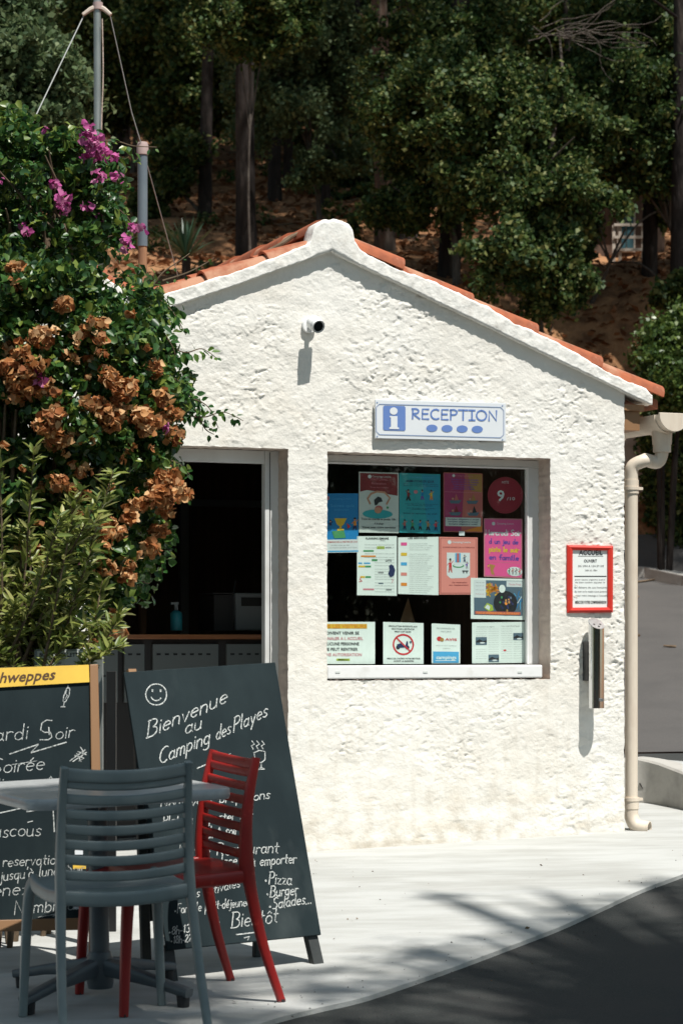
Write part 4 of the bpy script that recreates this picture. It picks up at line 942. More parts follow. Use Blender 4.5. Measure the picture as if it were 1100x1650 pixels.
# red framed notice
t, F = thing_on_wall('framed_notice', 951, 932, 0, 'red snap frame holding the white ACCUEIL opening hours notice', 'notice')
O4 = [(913.5,878),(987.5,879.5),(987,987),(913.5,987.5)]; I4 = [(922,886),(979,887),(979,978.5),(922,979)]
b = MB(); Po = [F.px(x, y, -.014) for x, y in O4]; Pi = [F.px(x, y, -.014) for x, y in I4]
vs_ = []
for P_, dd in ((Po, -.001), (Po, -.010), (Pi, -.016), (Pi, -.004)): vs_ += [(p.x, dd, p.z) for p in P_]
# a soft domed profile
mid = [(Po[k].lerp(Pi[k], .45)) for k in range(4)]; vs2 = [(p.x, -.001, p.z) for p in Po] + [(p.x, -.012, p.z) for p in Po] + [(p.x, -.019, p.z) for p in mid] + [(p.x, -.014, p.z) for p in Pi] + [(p.x, -.003, p.z) for p in Pi]
fs = []
for r_ in range(4):
    for k in range(4): fs.append((r_*4+k, r_*4+(k+1) % 4, (r_+1)*4+(k+1) % 4, (r_+1)*4+k))
b.add(vs2, fs); b.build('frame', M['red_frame'], t, bevel=.001)
b = MB(); prect(b, F, 920, 885, 981, 980, -.005); b.build('sheet', M['paper'], t)
b = MB(); d = -.0062
ptext(b, F, 'ACCUEIL', 932, 970, 894, 7.5, d, 0, True); ribbon(b, F, [(931,896),(971,896)], .002, d)
ptext(b, F, 'OUVERT', 940, 961, 906, 4.6, d, 0, True); ptext(b, F, 'DU 09H A 12H ET DE', 931, 972, 913.5, 3, d); ptext(b, F, '14H A 19H', 942, 961, 920.5, 3, d)
ribbon(b, F, [(925,928.5),(976,928.5)], .004, d)
for k, s in enumerate(('pour toute urgence merci', 'de bien vouloir appeler le')): ptext(b, F, s, 926, 974, 935+k*4.5, 2.4, d)
for k, s in enumerate(('En dehors de ces horaires', 'du soir et le matin vous pouvez', 'laisser votre message a l accueil')): ptext(b, F, s, 925, 977, 948+k*6.5, 3, d)
ptext(b, F, 'MERCI DE VOTRE COMPREHENSION', 926, 976, 972.5, 4.5, d, 0, True); b.build('print', M['k'], t)

# ------------------------------------------------------------------ posters behind the window pane
PDp = .169
PM = {}
def poster(x0, y0, x1, y1, base, label, skew=(0,0,0,0), cat='poster', border=None, depth=0.0):
    """skew: extra pixels added to the four corners' y (BL, BR, TR, TL)"""
    Mx = local(WF, (x0+x1)/2, (y0+y1)/2, PDp+depth); F = Frame(Mx)
    t = empty('poster', Mx, label, cat, 'sheets posted in the reception window')
    c = [(x0, y1+skew[0]), (x1, y1+skew[1]), (x1, y0+skew[2]), (x0, y0+skew[3])]
    b = MB(); pslab(b, F, c, 0, .0008); b.build('sheet', M[base], t)
    def T(u, v):   # unit square, v from the top
        xa = c[3][0]+(c[2][0]-c[3][0])*u; ya = c[3][1]+(c[2][1]-c[3][1])*u; xb = c[0][0]+(c[1][0]-c[0][0])*u; yb = c[0][1]+(c[1][1]-c[0][1])*u
        return (xa+(xb-xa)*v, ya+(yb-ya)*v)
    return t, F, T
class Print:
    def __init__(s, t, F, T): s.t, s.F, s.T = t, F, T; s.mats = []; s.b = MB(); s.d = -.0007
    def mi(s, m):
        if m not in s.mats: s.mats.append(m)
        return s.mats.index(m)
    def rect(s, u0, v0, u1, v1, m, dz=0): pquad(s.b, s.F, [s.T(u0,v1), s.T(u1,v1), s.T(u1,v0), s.T(u0,v0)], s.d-dz, s.mi(m))
    def poly(s, pts, m, dz=0): pquad(s.b, s.F, [s.T(*p) for p in pts], s.d-dz, s.mi(m))
    def disc(s, u, v, ru, rv, m, dz=0, n=14, a0=0, a1=360): s.poly([(u+ru*math.cos(R(a0+(a1-a0)*k/n)), v-rv*math.sin(R(a0+(a1-a0)*k/n))) for k in range(n)], m, dz)
    def line(s, pts, w, m, dz=.0004): ribbon(s.b, s.F, [s.T(*p) for p in pts], w, s.d-dz, s.mi(m))
    def text(s, str_, u0, u1, v, cap, m, bold=False, dz=.0005):
        p0 = s.T(u0, v); p1 = s.T(u1, v); h = abs(s.T(0, cap)[1]-s.T(0, 0)[1]); ptext(s.b, s.F, str_, p0[0], p1[0], p0[1], h, s.d-dz, s.mi(m), bold, p1[1])
    def hand(s, str_, u0, u1, v, cap, w, m, dz=.0005):
        h = abs(s.T(0, cap)[1]-s.T(0, 0)[1]); write(s.b, s.F, str_, s.T(u0, v), s.T(u1, v), h, w, s.d-dz, s.mi(m))
    def fig(s, u, v, h, shirt, trou, skin='skin', hair='k', arms=True, k=1.0, pose=0):
        """a tiny drawn figure"""
        w = h*.30*k
        s.poly([(u-w*.4, v-h*.68), (u+w*.4, v-h*.68), (u+w*.5, v-h*.35), (u-w*.5, v-h*.35)][::-1], shirt, .0006)
        s.poly([(u-w*.5, v-h*.35), (u+w*.5, v-h*.35), (u+w*(.7+pose*.4), v), (u+w*.35, v), (u, v-h*.2), (u-w*.35, v), (u-w*(.7+pose*.3), v)][::-1], trou, .0006)
        s.disc(u, v-h*.82, w*.36, h*.13, skin, .0007, 10); s.disc(u, v-h*.89, w*.38, h*.08, hair, .0009, 8)
        if arms:
            s.line([(u-w*.4, v-h*.64), (u-w*1.0, v-h*(.5+.35*pose))], .003, shirt, .0008); s.line([(u+w*.4, v-h*.64), (u+w*1.0, v-h*(.8-.3*pose))], .003, shirt, .0008)
    def done(s, name='print'): s.b.build(name, [M[m] for m in s.mats], s.t)
# 1 blue
t, F, T = poster(500, 795, 577, 890, 'blue', 'blue poster with a gold trophy at the left edge of the window', (1,0,0,0)); p = Print(t, F, T)
p.rect(0, .78, 1, 1, 'pale'); p.rect(0, .965, 1, .99, 'skyblue', .0003)
p.disc(.36, .08, .04, .035, 'rose'); p.text('Camping Loisirs', .45, .85, .105, .035, 'skyblue'); p.text('Soiree quiz', .42, .92, .23, .05, 'skyblue'); p.line([(.5,.28),(.8,.28)], .002, 'skyblue')
p.poly([(.5,.42),(.76,.42),(.70,.52),(.65,.56),(.66,.60),(.60,.60),(.61,.56),(.55,.52)][::-1], 'gold', .0006); p.rect(.56, .60, .70, .63, 'gold', .0006); p.poly([(.45,.64),(.7,.62),(.74,.75),(.5,.76)][::-1], 'green', .0006); p.poly([(.76,.5),(.84,.56),(.78,.60)][::-1], 'red', .0006)
p.fig(.93, .62, .22, 'orange', 'navy'); p.fig(.42, .60, .16, 'navy', 'blue')
p.text('DIMANCHE A PARTIR DE 21H', .36, .98, .835, .03, 'coral', True); p.text('rendez vous au bar', .42, .82, .885, .025, 'grey'); p.text('inscription gratuite pour tous', .40, .97, .925, .02, 'grey'); p.done()
# 2 maroon / grey with a yoga figure
t, F, T = poster(578, 760, 642, 858, 'paper_dim', 'maroon and grey poster with a black haired figure stretching over a teal mat', (0,1,2,0)); p = Print(t, F, T)
p.poly([(.03,.02),(.97,.02),(.97,.38),(.75,.36),(.5,.32),(.2,.30),(.03,.33)][::-1], 'maroon'); p.disc(.27, .075, .045, .03, 'pale', .0006)
p.text('Camping Loisirs', .33, .8, .085, .03, 'pale'); p.text('STRETCHING', .28, .72, .135, .035, 'rose'); p.text('Relaxation', .32, .68, .2, .035, 'rose'); p.text('Tous les matins', .28, .74, .26, .022, 'rose')
p.line([(.28,.52),(.22,.44),(.3,.36),(.45,.32),(.65,.33),(.78,.42),(.7,.52)], .010, 'skin', .0006); p.poly([(.38,.46),(.48,.40),(.56,.42),(.6,.48),(.5,.50),(.46,.54),(.40,.55)][::-1], 'k', .0009)
p.disc(.5, .60, .10, .05, 'coral', .0008); p.disc(.48, .63, .09, .05, 'skin', .0010); p.disc(.47, .69, .38, .075, 'teal', .0005, 18); p.disc(.72, .58, .03, .02, 'green', .0007)
p.text('Tous les mardis et jeudis 10h', .06, .92, .79, .032, 'k', True); p.text('A la plage', .38, .62, .86, .028, 'k', True); p.text('Venez avec votre serviette', .08, .92, .925, .032, 'k', True); p.done()
# 3 teal
t, F, T = poster(643, 762, 709, 860, 'teal', 'teal green to blue poster with two rows of small dancing figures', (-2,0,2,0)); p = Print(t, F, T)
p.poly([(.55,.015),(.985,.015),(.985,.985),(.70,.985)][::-1], 'cyan', .0001); p.poly([(.30,.015),(.56,.015),(.71,.985),(.42,.985)][::-1], 'teal', .00005)
p.text('Camping Loisirs', .25, .8, .075, .028, 'skyblue'); p.text('ANIMATIONS DU JOUR', .16, .85, .15, .04, 'navy', True)
for v, a, z in ((.185,.1,.95),(.215,.1,.95),(.52,.14,.92),(.545,.2,.8),(.59,.18,.86),(.61,.3,.7)): p.text('pour les enfants et les parents', a, z, v, .018, 'navy')
p.text('toute la semaine au club', .1, .92, .685, .03, 'navy')
p.fig(.22, .46, .20, 'maroon', 'k', pose=1); p.disc(.40, .31, .05, .03, 'rose', .0007); p.fig(.56, .44, .18, 'blue', 'violet', pose=.5); p.fig(.78, .44, .18, 'gold', 'orange')
for k, (c1, c2) in enumerate((('coral','navy'),('green','k'),('blue','k'),('olive','k'),('red','navy'))): p.fig(.13+.19*k, .95, .18, c1, c2, pose=k % 2)
p.done()
# 4 magenta / olive
t, F, T = poster(714, 761, 777, 857, 'coral', 'magenta and olive poster of four small boat drawings under the window head', (0,1,2,0)); p = Print(t, F, T)
p.poly([(.02,.015),(.55,.015),(.45,.985),(.02,.985)][::-1], 'magenta', .0001); p.poly([(.62,.015),(.985,.015),(.985,.32),(.72,.30)][::-1], 'olive', .0001); p.poly([(.5,.985),(.985,.88),(.985,.985)][::-1], 'orange', .0001)
p.disc(.26, .05, .035, .025, 'pale', .0006); p.text('Camping Loisirs', .32, .75, .06, .025, 'rose')
for v, a, z in ((.125,.2,.9),(.165,.2,.9),(.205,.24,.86),(.245,.28,.76),(.28,.25,.8)): p.text('Sorties en mer et balades', a, z, v, .026, 'violet', True)
p.line([(.03,.325),(.97,.325)], .0015, 'rose')
for (u, v, c1) in ((.30,.50,'coral'),(.74,.50,'olive'),(.30,.70,'maroon'),(.76,.70,'k')):
    p.poly([(u-.16,v-.03),(u+.16,v-.04),(u+.10,v+.02),(u-.11,v+.02)][::-1], 'slate', .0006); p.poly([(u-.02,v-.03),(u+.02,v-.15),(u+.09,v-.04)][::-1], c1, .0007); p.disc(u-.06, v-.06, .03, .02, 'skin', .0009, 8)
p.rect(.05, .755, .95, .90, 'paper_dim', .0005)
for k, v in enumerate((.795,.835,.875)): p.text('Inscription obligatoire a l accueil', .1+.02*k, .9-.02*k, v, .025, 'navy', True, .0009)
p.done()
# 5 round 9/10 sticker
Mx = local(WF, 813.5, 798, PDp); F = Frame(Mx); t = empty('rating_sticker', Mx, 'round dark red sticker reading 9 over 10 in the top corner of the window', 'sticker')
b = MB(); pslab(b, F, [(813.5+28.5*math.cos(2*math.pi*k/40), 798-29.5*math.sin(2*math.pi*k/40)) for k in range(40)], 0, .0008); b.build('disc', M['darkred'], t)
b = MB(); ptext(b, F, '9', 800.5, 812, 807, 17, -.0008, 0, True); ptext(b, F, '/10', 816, 829, 806, 5, -.0008); ptext(b, F, 'NOTE', 808, 819, 779, 4, -.0008); b.build('lettering', M['pale'], t)
b = MB(); ribbon(b, F, [(813.5+26*math.cos(R(a)), 798-27*math.sin(R(a))) for a in range(0, 361, 12)], .002, -.0007); b.build('ring', M['maroon'], t)
# 6 pink
t, F, T = poster(779, 835, 841, 930, 'rose', 'bright pink family evening poster at the right side of the window', (-1,2,1,0)); p = Print(t, F, T)
p.rect(.03, .02, .97, .98, 'pink'); p.disc(.25, .09, .045, .03, 'pale', .0006); p.text('Camping Loisirs', .33, .78, .10, .028, 'pale')
p.hand('Mercredi Soir', .04, .97, .285, .10, .0052, 'pale'); p.hand('d un jeu de', .14, .90, .43, .09, .0055, 'violet'); p.hand('piste le soir', .14, .92, .565, .09, .0055, 'gold'); p.hand('en famille', .14, .92, .70, .09, .0060, 'violet')
p.line([(.05,.745),(.95,.745)], .0015, 'rose'); p.poly([(.15,.78),(.3,.80),(.24,.88),(.28,.96),(.2,.96),(.17,.88)][::-1], 'olive', .0006); p.fig(.12, .86, .08, 'gold', 'coral')
p.disc(.8, .89, .2, .08, 'pale', .0006)
for k, c in enumerate(('green','coral','k','red')): p.fig(.66+.09*k, .95, .12, c, 'grey' if k % 2 else 'green')
p.done()
# 7 schedule
t, F, T = poster(575, 864, 639, 959, 'paper', 'white timetable sheet with green and orange bars and a dark cartoon animal', (0,1,0,0)); p = Print(t, F, T)
p.text('PLANNING SEMAINE', .22, .8, .055, .035, 'k', True); p.text('ANIMATIONS', .58, .7, .085, .028, 'grey')
p.rect(.5,.17,.69,.215,'lime'); p.rect(.16,.235,.42,.262,'green'); p.rect(.1,.325,.47,.352,'orange'); p.rect(.37,.385,.51,.42,'green'); p.rect(.03,.445,.13,.468,'skyblue'); p.rect(.17,.445,.33,.468,'skyblue'); p.rect(.03,.497,.2,.527,'gold'); p.rect(.2,.497,.35,.527,'green')
p.rect(.53,.60,.67,.625,'grey'); p.rect(.08,.675,.2,.705,'gold'); p.rect(.21,.675,.35,.705,'green'); p.rect(.54,.785,.66,.805,'slate'); p.rect(.15,.885,.43,.912,'rose'); p.rect(.73,.885,.87,.912,'grey')
for v in (.15,.2,.30,.36,.40,.45,.50,.56,.60,.65,.69,.73,.79,.84,.89,.94): p.text('lundi mardi mercredi jeudi', .2 if v < .4 else .45, .93, v, .016, 'grey')
p.text('SHOW', .72, .86, .205, .03, 'k'); p.text('LOTO', .72, .87, .425, .035, 'k', True); p.poly([(.80,.50),(.86,.47),(.92,.50),(.96,.57),(.93,.66),(.84,.69),(.78,.63),(.82,.56)][::-1], 'navy', .0007); p.line([(.10,.70),(.07,.73),(.13,.76),(.06,.77)], .004, 'red'); p.line([(.87,.72),(.91,.73),(.88,.78)], .003, 'rose')
p.done()
# 8 list
t, F, T = poster(641, 866, 706, 958, 'paper', 'pale sheet listing services beside five small coloured tabs', (-1,1,-1,0)); p = Print(t, F, T)
p.text('LES SERVICES', .25, .72, .03, .03, 'k', True)
for v, c in ((.09,'pink'),(.27,'gold'),(.44,'skyblue'),(.62,'salmon'),(.80,'orange')):
    p.rect(.07, v, .22, v+.055, c)
    for k in range(5 if v > .1 else 4): p.text('horaires et informations du camping', .28, .72+.05*(k*7 % 4), v+.03+k*.035, .014, 'grey')
p.done()
# 9 salmon
t, F, T = poster(707, 865, 769, 958, 'salmon', 'salmon pink poster with a cartoon dinner scene on a white square', (0,0,1,0)); p = Print(t, F, T)
p.rect(.03,.02,.97,.98,'coral',.00005); p.rect(.05,.03,.95,.97,'salmon',.0001); p.disc(.27,.09,.05,.035,'pale',.0006); p.text('Camping Loisirs', .34, .82, .10, .03, 'pale', True); p.text('SOIREE DINER SUR LA TERRASSE', .1, .92, .19, .022, 'maroon')
p.poly([(.2,.27),(.8,.27),(.8,.66),(.7,.71),(.3,.72),(.2,.66)][::-1], 'pale', .0004); p.rect(.42,.28,.56,.44,'skyblue',.0006); p.rect(.46,.28,.52,.44,'coral',.0008); p.fig(.29,.62,.26,'red','coral'); p.disc(.5,.5,.15,.035,'green',.0007); p.disc(.5,.49,.12,.025,'pale',.0009)
p.fig(.66,.44,.14,'slate','navy'); p.fig(.72,.55,.13,'violet','grey'); p.rect(.6,.58,.76,.6,'k',.0008); p.rect(.62,.6,.65,.63,'k',.0008); p.rect(.7,.6,.73,.63,'k',.0008)
p.text('Sur reservation', .34, .72, .80, .022, 'maroon', True); p.text('au restaurant', .26, .76, .845, .022, 'maroon', True); p.done()
b = MB(); Mx = local(WF, 743.5, 859.5, PDp-.0012); F = Frame(Mx); prect(b, F, 739, 856, 748, 863, 0); o = b.build('tape_piece', M['pale'], M=Mx); setp(o, 'small white square of tape between the olive and the salmon posters', 'tape')
# 10 food
t, F, T = poster(758, 932, 845, 998, 'paper', 'landscape food photo poster with mussels and fries at the window corner', (-1,1,1,-1), depth=-.002); p = Print(t, F, T)
p.rect(.06,.05,.96,.90,'slate'); p.rect(.06,.05,.28,.48,'pale',.0003)
for v in (.12,.2,.3,.4): p.text('menu du soir', .09, .25, v, .025, 'coral' if v > .35 else 'grey')
p.rect(.66,.06,.95,.2,'pale',.0003); p.text('Moules Frites', .7, .93, .16, .05, 'rose')
q = random.Random(4)
for k in range(26): p.line([(.28+q.uniform(0,.24),.12+q.uniform(0,.32)), (.28+q.uniform(0,.26),.12+q.uniform(0,.32))], .006, q.choice(['gold','orange','gold','salmon']), .0005+.0000*k)
p.disc(.58,.25,.06,.10,'paper',.0010); p.disc(.64,.60,.22,.30,'k',.0008,20)
for k in range(34):
    a = q.uniform(0, 6.28); r_ = q.uniform(0,.85); p.disc(.64+.18*r_*math.cos(a), .60+.25*r_*math.sin(a), .018, .035, q.choice(['navy','olive','slate','k','orange','green','navy']), .0010+.00002*k, 7)
p.poly([(.24,.72),(.30,.60),(.40,.66),(.42,.78),(.34,.82)][::-1], 'lime', .0009); p.poly([(.26,.72),(.31,.64),(.36,.70),(.34,.78)][::-1], 'pale', .0011)
for k in range(14): p.line([(.78+q.uniform(0,.16),.3+q.uniform(0,.4)), (.8+q.uniform(0,.15),.35+q.uniform(0,.4))], .004, q.choice(['skyblue','pale','slate','blue']), .0006)
p.rect(.08,.81,.92,.885,'coral',.0012); p.text('TOUS LES VENDREDIS SOIRS AU RESTAURANT', .1, .9, .875, .05, 'orange', True, .0015); p.done()
# 11 visitors
t, F, T = poster(497, 1002, 604, 1070, 'paper', 'white notice to visitors with a yellow highlighted headline at bottom left of window', (0,0,0,0)); p = Print(t, F, T)
p.rect(.10,.05,.88,.16,'gold'); p.text('TOUS LES VISITEURS', .12, .87, .145, .085, 'orange', True, .0008)
for k, (s, c, a, z) in enumerate((('DOIVENT VENIR SE','k',.22,.76),('SIGNALER A L ACCUEIL','rose',.2,.82),('AUCUNE PERSONNE','k',.24,.76),('NE PEUT RENTRER','k',.24,.74),('SANS AUTORISATION','rose',.2,.80))): p.text(s, a, z, .30+k*.128, .07, c, True)
p.rect(.42,.87,.62,.925,'lime'); p.text('MERCI', .45, .59, .915, .035, 'k', True, .0008); p.done()
# 12 no scooter
t, F, T = poster(617, 1003, 682, 1070, 'paper', 'white notice with a red crossed circle over a motor scooter', (0,0,1,-1)); p = Print(t, F, T)
for k, s in enumerate(('CIRCULATION INTERDITE AUX', 'DEUX ROUES A MOTEUR DE', 'MINUIT A SEPT HEURES')): p.text(s, .13+.08*k, .85-.08*k, .11+k*.065, .035, 'k', True)
p.line([(.5+.245*math.cos(R(a)), .53-.235*math.sin(R(a))) for a in range(0, 361, 10)], .0085, 'red'); p.line([(.33,.37),(.67,.69)], .007, 'red', .0009)
p.disc(.37,.60,.05,.05,'k',.0006,12); p.disc(.60,.60,.05,.05,'k',.0006,12); p.poly([(.34,.53),(.44,.50),(.50,.56),(.55,.56),(.58,.45),(.61,.45),(.62,.60),(.36,.61)][::-1], 'navy', .0007); p.disc(.68,.47,.03,.03,'slate',.0006,8)
p.text('MERCI DE COUPER VOTRE MOTEUR', .1, .92, .885, .035, 'k', True); p.text('AVANT LA BARRIERE', .26, .76, .945, .035, 'k', True); p.done()
# 13 camping card
t, F, T = poster(695, 1005.5, 741, 1069, 'paper', 'narrow white card with a bright blue camping band along its foot', (0,0,1,-1)); p = Print(t, F, T)
p.rect(.05,.70,.95,.985,'skyblue'); p.text('campings', .16, .86, .89, .09, 'paper', True); p.line([(.14,.93),(.84,.925)], .003, 'paper'); p.text('RECOMMANDE PAR', .18, .82, .13, .035, 'grey'); p.text('NOS CLIENTS', .33, .68, .21, .035, 'grey')
p.disc(.27,.38,.09,.06,'red'); p.disc(.36,.40,.07,.05,'olive',.0006); p.text('AVIS', .47, .88, .42, .06, 'red', True); p.text('merci de votre confiance', .15, .86, .56, .025, 'grey'); p.text('a bientot', .4, .65, .63, .03, 'grey'); p.done()
# 14 leaflet
t, F, T = poster(760, 1003, 845, 1068, 'paper', 'white printed leaflet with three small dark photos in the bottom right corner of window', (1,0,-1,0)); p = Print(t, F, T)
p.text('Decouvrir la region', .1, .42, .12, .03, 'grey'); p.text('Les randonnees', .56, .9, .11, .03, 'grey')
for k in range(14): p.text('texte descriptif du lieu', .07, .28, .17+k*.055, .016, 'grey') if not 5 < k+2 < 11 else None; p.text('sentier et panorama du cap', .31, .5, .17+k*.055, .016, 'grey') if k < 12 else None; p.text('la calanque et son port de peche', .55, .76, .17+k*.055, .016, 'grey'); p.text('village perche et marche', .78, .96, .17+k*.055, .016, 'grey') if k > 5 else None
for (a, z, v0, v1) in ((.07,.28,.36,.55),(.78,.97,.27,.44),(.31,.51,.79,.97)):
    p.rect(a, v0, z, v1, 'slate', .0005); p.poly([(a,v0+.11),(a+.07,v0+.05),(a+.14,v0+.10),(z,v0+.07),(z,v0+.13),(a,v0+.13)][::-1], 'k', .0007); p.disc((a+z)/2+.02, v0+.14, .05, .02, 'pale', .0009, 8)
p.disc(.62,.69,.03,.02,'red'); p.done()

# inside the room: counter, printer, bottle, cone of wood
cd = .95
Mx = local(WF, 310, 1025, cd); F = Frame(Mx); zt_ = F.px(310, 1022, 0).z
t = empty('counter', Mx, 'dark reception counter with grey slotted crate fronts inside the doorway', 'counter')
x0, x1 = F.px(120, 1025, 0).x, F.px(520, 1025, 0).x; zf = -Mx.translation.z + .16
b = MB(); b.box((x0, 0, zt_-.025), (x1, .5, zt_)); b.build('counter_top', M['counter_top'], t, bevel=.004)
b = MB(); b.box((x0, .06, zf), (x1, .48, zt_-.026)); b.build('carcass', M['int_dark'], t)
for (a, z) in ((130,190),(200,233),(246,352),(365,440)):
    xa, xb = F.px(a, 1035, .04).x, F.px(z, 1035, .04).x; z1_ = zt_-.05; z2_ = z1_-.30
    c = MB(); c.box((xa, .035, z2_), (xb, .058, z1_)); cr = c.build('crate', M['crate'], t, bevel=.004)
    c = MB(); k = 0
    while xa+.02+k*.045 < xb-.03:
        for zz in (z1_-.05, z1_-.16): c.box((xa+.02+k*.045, .0335, zz-.008), (xa+.042+k*.045, .0348, zz+.002))
        k += 1
    c.build('slot', M['black'], cr)
Mx = local(WF, 403, 1010, cd+.12); F = Frame(Mx); t = empty('printer', Mx, 'grey office printer standing on the counter inside the doorway', 'printer')
b = MB(); a = F.px(380, 955, 0); c = F.px(446, 1016, 0); b.box((a.x, 0, c.z), (c.x, .3, a.z)); b.build('housing', M['printer'], t, bevel=.008)
b = MB(); b.box((a.x+.03, -.004, a.z-.07), (c.x-.02, -.001, a.z-.025)); b.build('paper_slot', M['black'], t)
b = MB(); a2 = F.px(345, 955, 0); b.box((a2.x, .02, a.z-.008), (a.x-.002, .28, a.z)); b.box((a2.x+.01, .03, c.z), (a.x-.003, .27, a.z-.012)); b.build('paper_tray', M['int_dark'], t)
b = MB(); b.tube([(a.x+.04,.15,a.z), (a.x+.07,.2,a.z+.07)], .003, 6); b.build('cable', M['printer'], t)
Mx = local(WF, 284, 1016, cd+.1); F = Frame(Mx); t = empty('soap_bottle', Mx, 'turquoise pump bottle standing on the counter inside the doorway', 'bottle')
b = MB(); b.tube([(0,0,0),(0,0,.005),(0,0,.09),(0,0,.105)], [.03,.032,.032,.014], 16); b.build('body', M['bottle'], t, smooth=True, angle=50)
b = MB(); b.tube([(0,0,.105),(0,0,.135)], .010, 10); b.box((-.03,-.007,.135),(.012,.007,.147)); b.build('pump', M['printer'], t)
Mx = local(WF, 656, 1000, .5); F = Frame(Mx); b = MB(); b.add([F.px(644,1003,0), F.px(668,1003,0), F.px(657,963,0), F.px(656,1003,.12)], [(0,1,2),(1,3,2),(3,0,2),(0,3,1)]); o = b.build('paper_cone', M['wood'], M=Mx); setp(o, 'small brown cone on the sill just inside the window above the scooter notice', 'ornament')

# ------------------------------------------------------------------ mast, post, wires
mY = 13.6
mb0 = hp(xpix(160, mY), mY); t = empty('steel_mast', Matrix.Translation(mb0), 'tall galvanised steel mast with guy wires left of the hut', 'mast')
top_ = at(157, -60, mY) - mb0
b = MB(); b.tube([Vector((0,0,0)), top_*.5, top_], .0205, 14); b.build('pole', M['galv'], t, smooth=True, angle=60)
kk = at(158, 10, mY) - mb0
b = MB(); b.tube([kk+Vector((0,0,-.02)), kk+Vector((0,0,.02))], .028, 14); b.build('collar', M['pinkish'], t, smooth=True, angle=40)
for sx, sy in ((-24, 14), (21, 14)):
    e = at(158+sx, 10+sy, mY-.02) - mb0
    b = MB(); b.tube([kk, kk.lerp(e, .5)+Vector((0,0,.006)), e], [.016,.014,.011], 7); b.build('bracket', M['rail'], t)
b = MB(); b.tube(smoothpath([at(165, 30, mY-.03)-mb0, at(166.5, 120, mY-.03)-mb0, at(164, 210, mY-.03)-mb0, at(166, 330, mY-.03)-mb0, at(163, 430, mY-.03)-mb0], 6), .0035, 6); b.build('cable', M['pale_wall'], t)
def wire(pts, label):
    o = at(*pts[0]); b = MB(); b.tube([at(*p)-o for p in pts], .0032, 5); setp(b.build('guy_wire', M['wire'], M=Matrix.Translation(o)), label, 'wire')
wire([(135,26,mY), (85,130,mY-.5), (28,250,mY-1.2)], 'guy wire running down to the left from the mast top into the bougainvillea')
wire([(178,26,mY), (212,180,mY+.2), (233,250,mY+.3), (287,446,mY+.9)], 'guy wire running down to the right from the mast top behind the roof')
pY = 13.9; pb = hp(xpix(230, pY), pY); t = empty('pipe_post', Matrix.Translation(pb), 'wooden post with grey plastic sleeve and pinkish cap left of the gable', 'post')
c0, c1, c2, c3 = (at(230, y, pY)-pb for y in (470, 397, 250, 235))
b = MB(); b.tube([Vector((0,0,0)), Vector((c0.x*.5, 0, c0.z*.6)), c1+Vector((0,0,.02))], .0255, 12); b.build('timber', M['post_wood'], t, smooth=True, angle=60)
b = MB(); b.tube([c1, c2], .0285, 18); b.build('sleeve', M['sleeve'], t, smooth=True, angle=60)
b = MB(); b.tube([c2, c2+Vector((0,0,.002)), c3+Vector((0,0,.0)), c3+Vector((0,0,.02))], [.029,.034,.034,.028], 16); b.build('cap', M['pinkish'], t, smooth=True, angle=40)
# ------------------------------------------------------------------ chalkboards
def orient(origin, ex, up):
    ez = up.normalized(); ex = (ex - ez*ex.dot(ez)).normalized(); ey = ez.cross(ex)
    m = Matrix(((ex.x, ey.x, ez.x, origin.x), (ex.y, ey.y, ez.y, origin.y), (ex.z, ey.z, ez.z, origin.z), (0,0,0,1))); return m
P0, P1 = gp(283, 1590), gp(527, 1560); P0.z += AP; P1.z += AP
ex = (P1-P0).normalized(); bk = Vector((-ex.y, ex.x, 0)).normalized()
lean = .381
Fm = orient(P0, ex, bk*lean + Vector((0, 0, 1.057))); F2 = Frame(Fm)
t = empty('chalkboard', Fm, 'tall black A-frame chalkboard chalked Bienvenue au Camping des Playes beside the red chair', 'chalkboard')
b = MB(); pslab(b, F2, [(270,1531),(517.5,1506),(443.5,1067),(200,1083)], 0, .012); b.build('panel', M['board'], t, bevel=.002)
for (a, c, w) in (((274,1520),(283,1590),19), ((505,1500),(519,1561),19)):
    pa, pc = F2.px(*a, .001), F2.px(*c, .001); s = w/2/460; b = MB(); xa = pa.x; b.prism([(pc.x-s, 0), (pc.x+s, 0), (pa.x+s, pa.z), (pa.x-s, pa.z)], .013, .045); b.build('leg', M['board_leg'], t, bevel=.002)
    dz = F2.px(*c, .001)
# rear panel and legs: hinged at the top
I3 = Fm.inverted()
topc = F2.px(322, 1078, .03)
for rx in (415, 236):
    g = gp(rx, 1549 if rx == 415 else 1566); g.z += AP
    ft = I3 @ g; tp = Vector((F2.px(436 if rx == 415 else 210, 1085, .03).x - (.03 if rx == 415 else -.03), .045, topc.z-.02))
    b = MB(); b.loft([ft, ft.lerp(tp, .5), tp], (1,0,0), .036, .022, 8, .3); b.build('leg', M['board_leg'], t)
    if rx == 415: fA, tA = ft, tp
    else: fB, tB = ft, tp
b = MB(); q1 = [fB.lerp(tB, .16), fA.lerp(tA, .16), fA.lerp(tA, .98), fB.lerp(tB, .98)]; off = Vector((0, .014, 0))
b.add([p+off for p in q1] + [p+off*1.7 for p in q1], [(0,3,2,1),(4,5,6,7),(0,1,5,4),(1,2,6,5),(2,3,7,6),(3,0,4,7)]); b.build('rear_panel', M['board'], t)
for x in (214,): 
    hpn = F2.px(x, 1084, .02); b = MB(); b.box((hpn.x-.018, .0125, hpn.z-.03), (hpn.x+.012, .03, hpn.z+.012)); b.build('hinge', M['steel_dull'] if x > 300 else M['wood'], t)
d = -.0012; W2 = .0040; b = MB(); q = random.Random(2)
ribbon(b, F2, [(252+17*math.cos(R(a))+q.uniform(-.4,.4), 1119-17*math.sin(R(a))) for a in range(80, 450, 14)], W2, d)
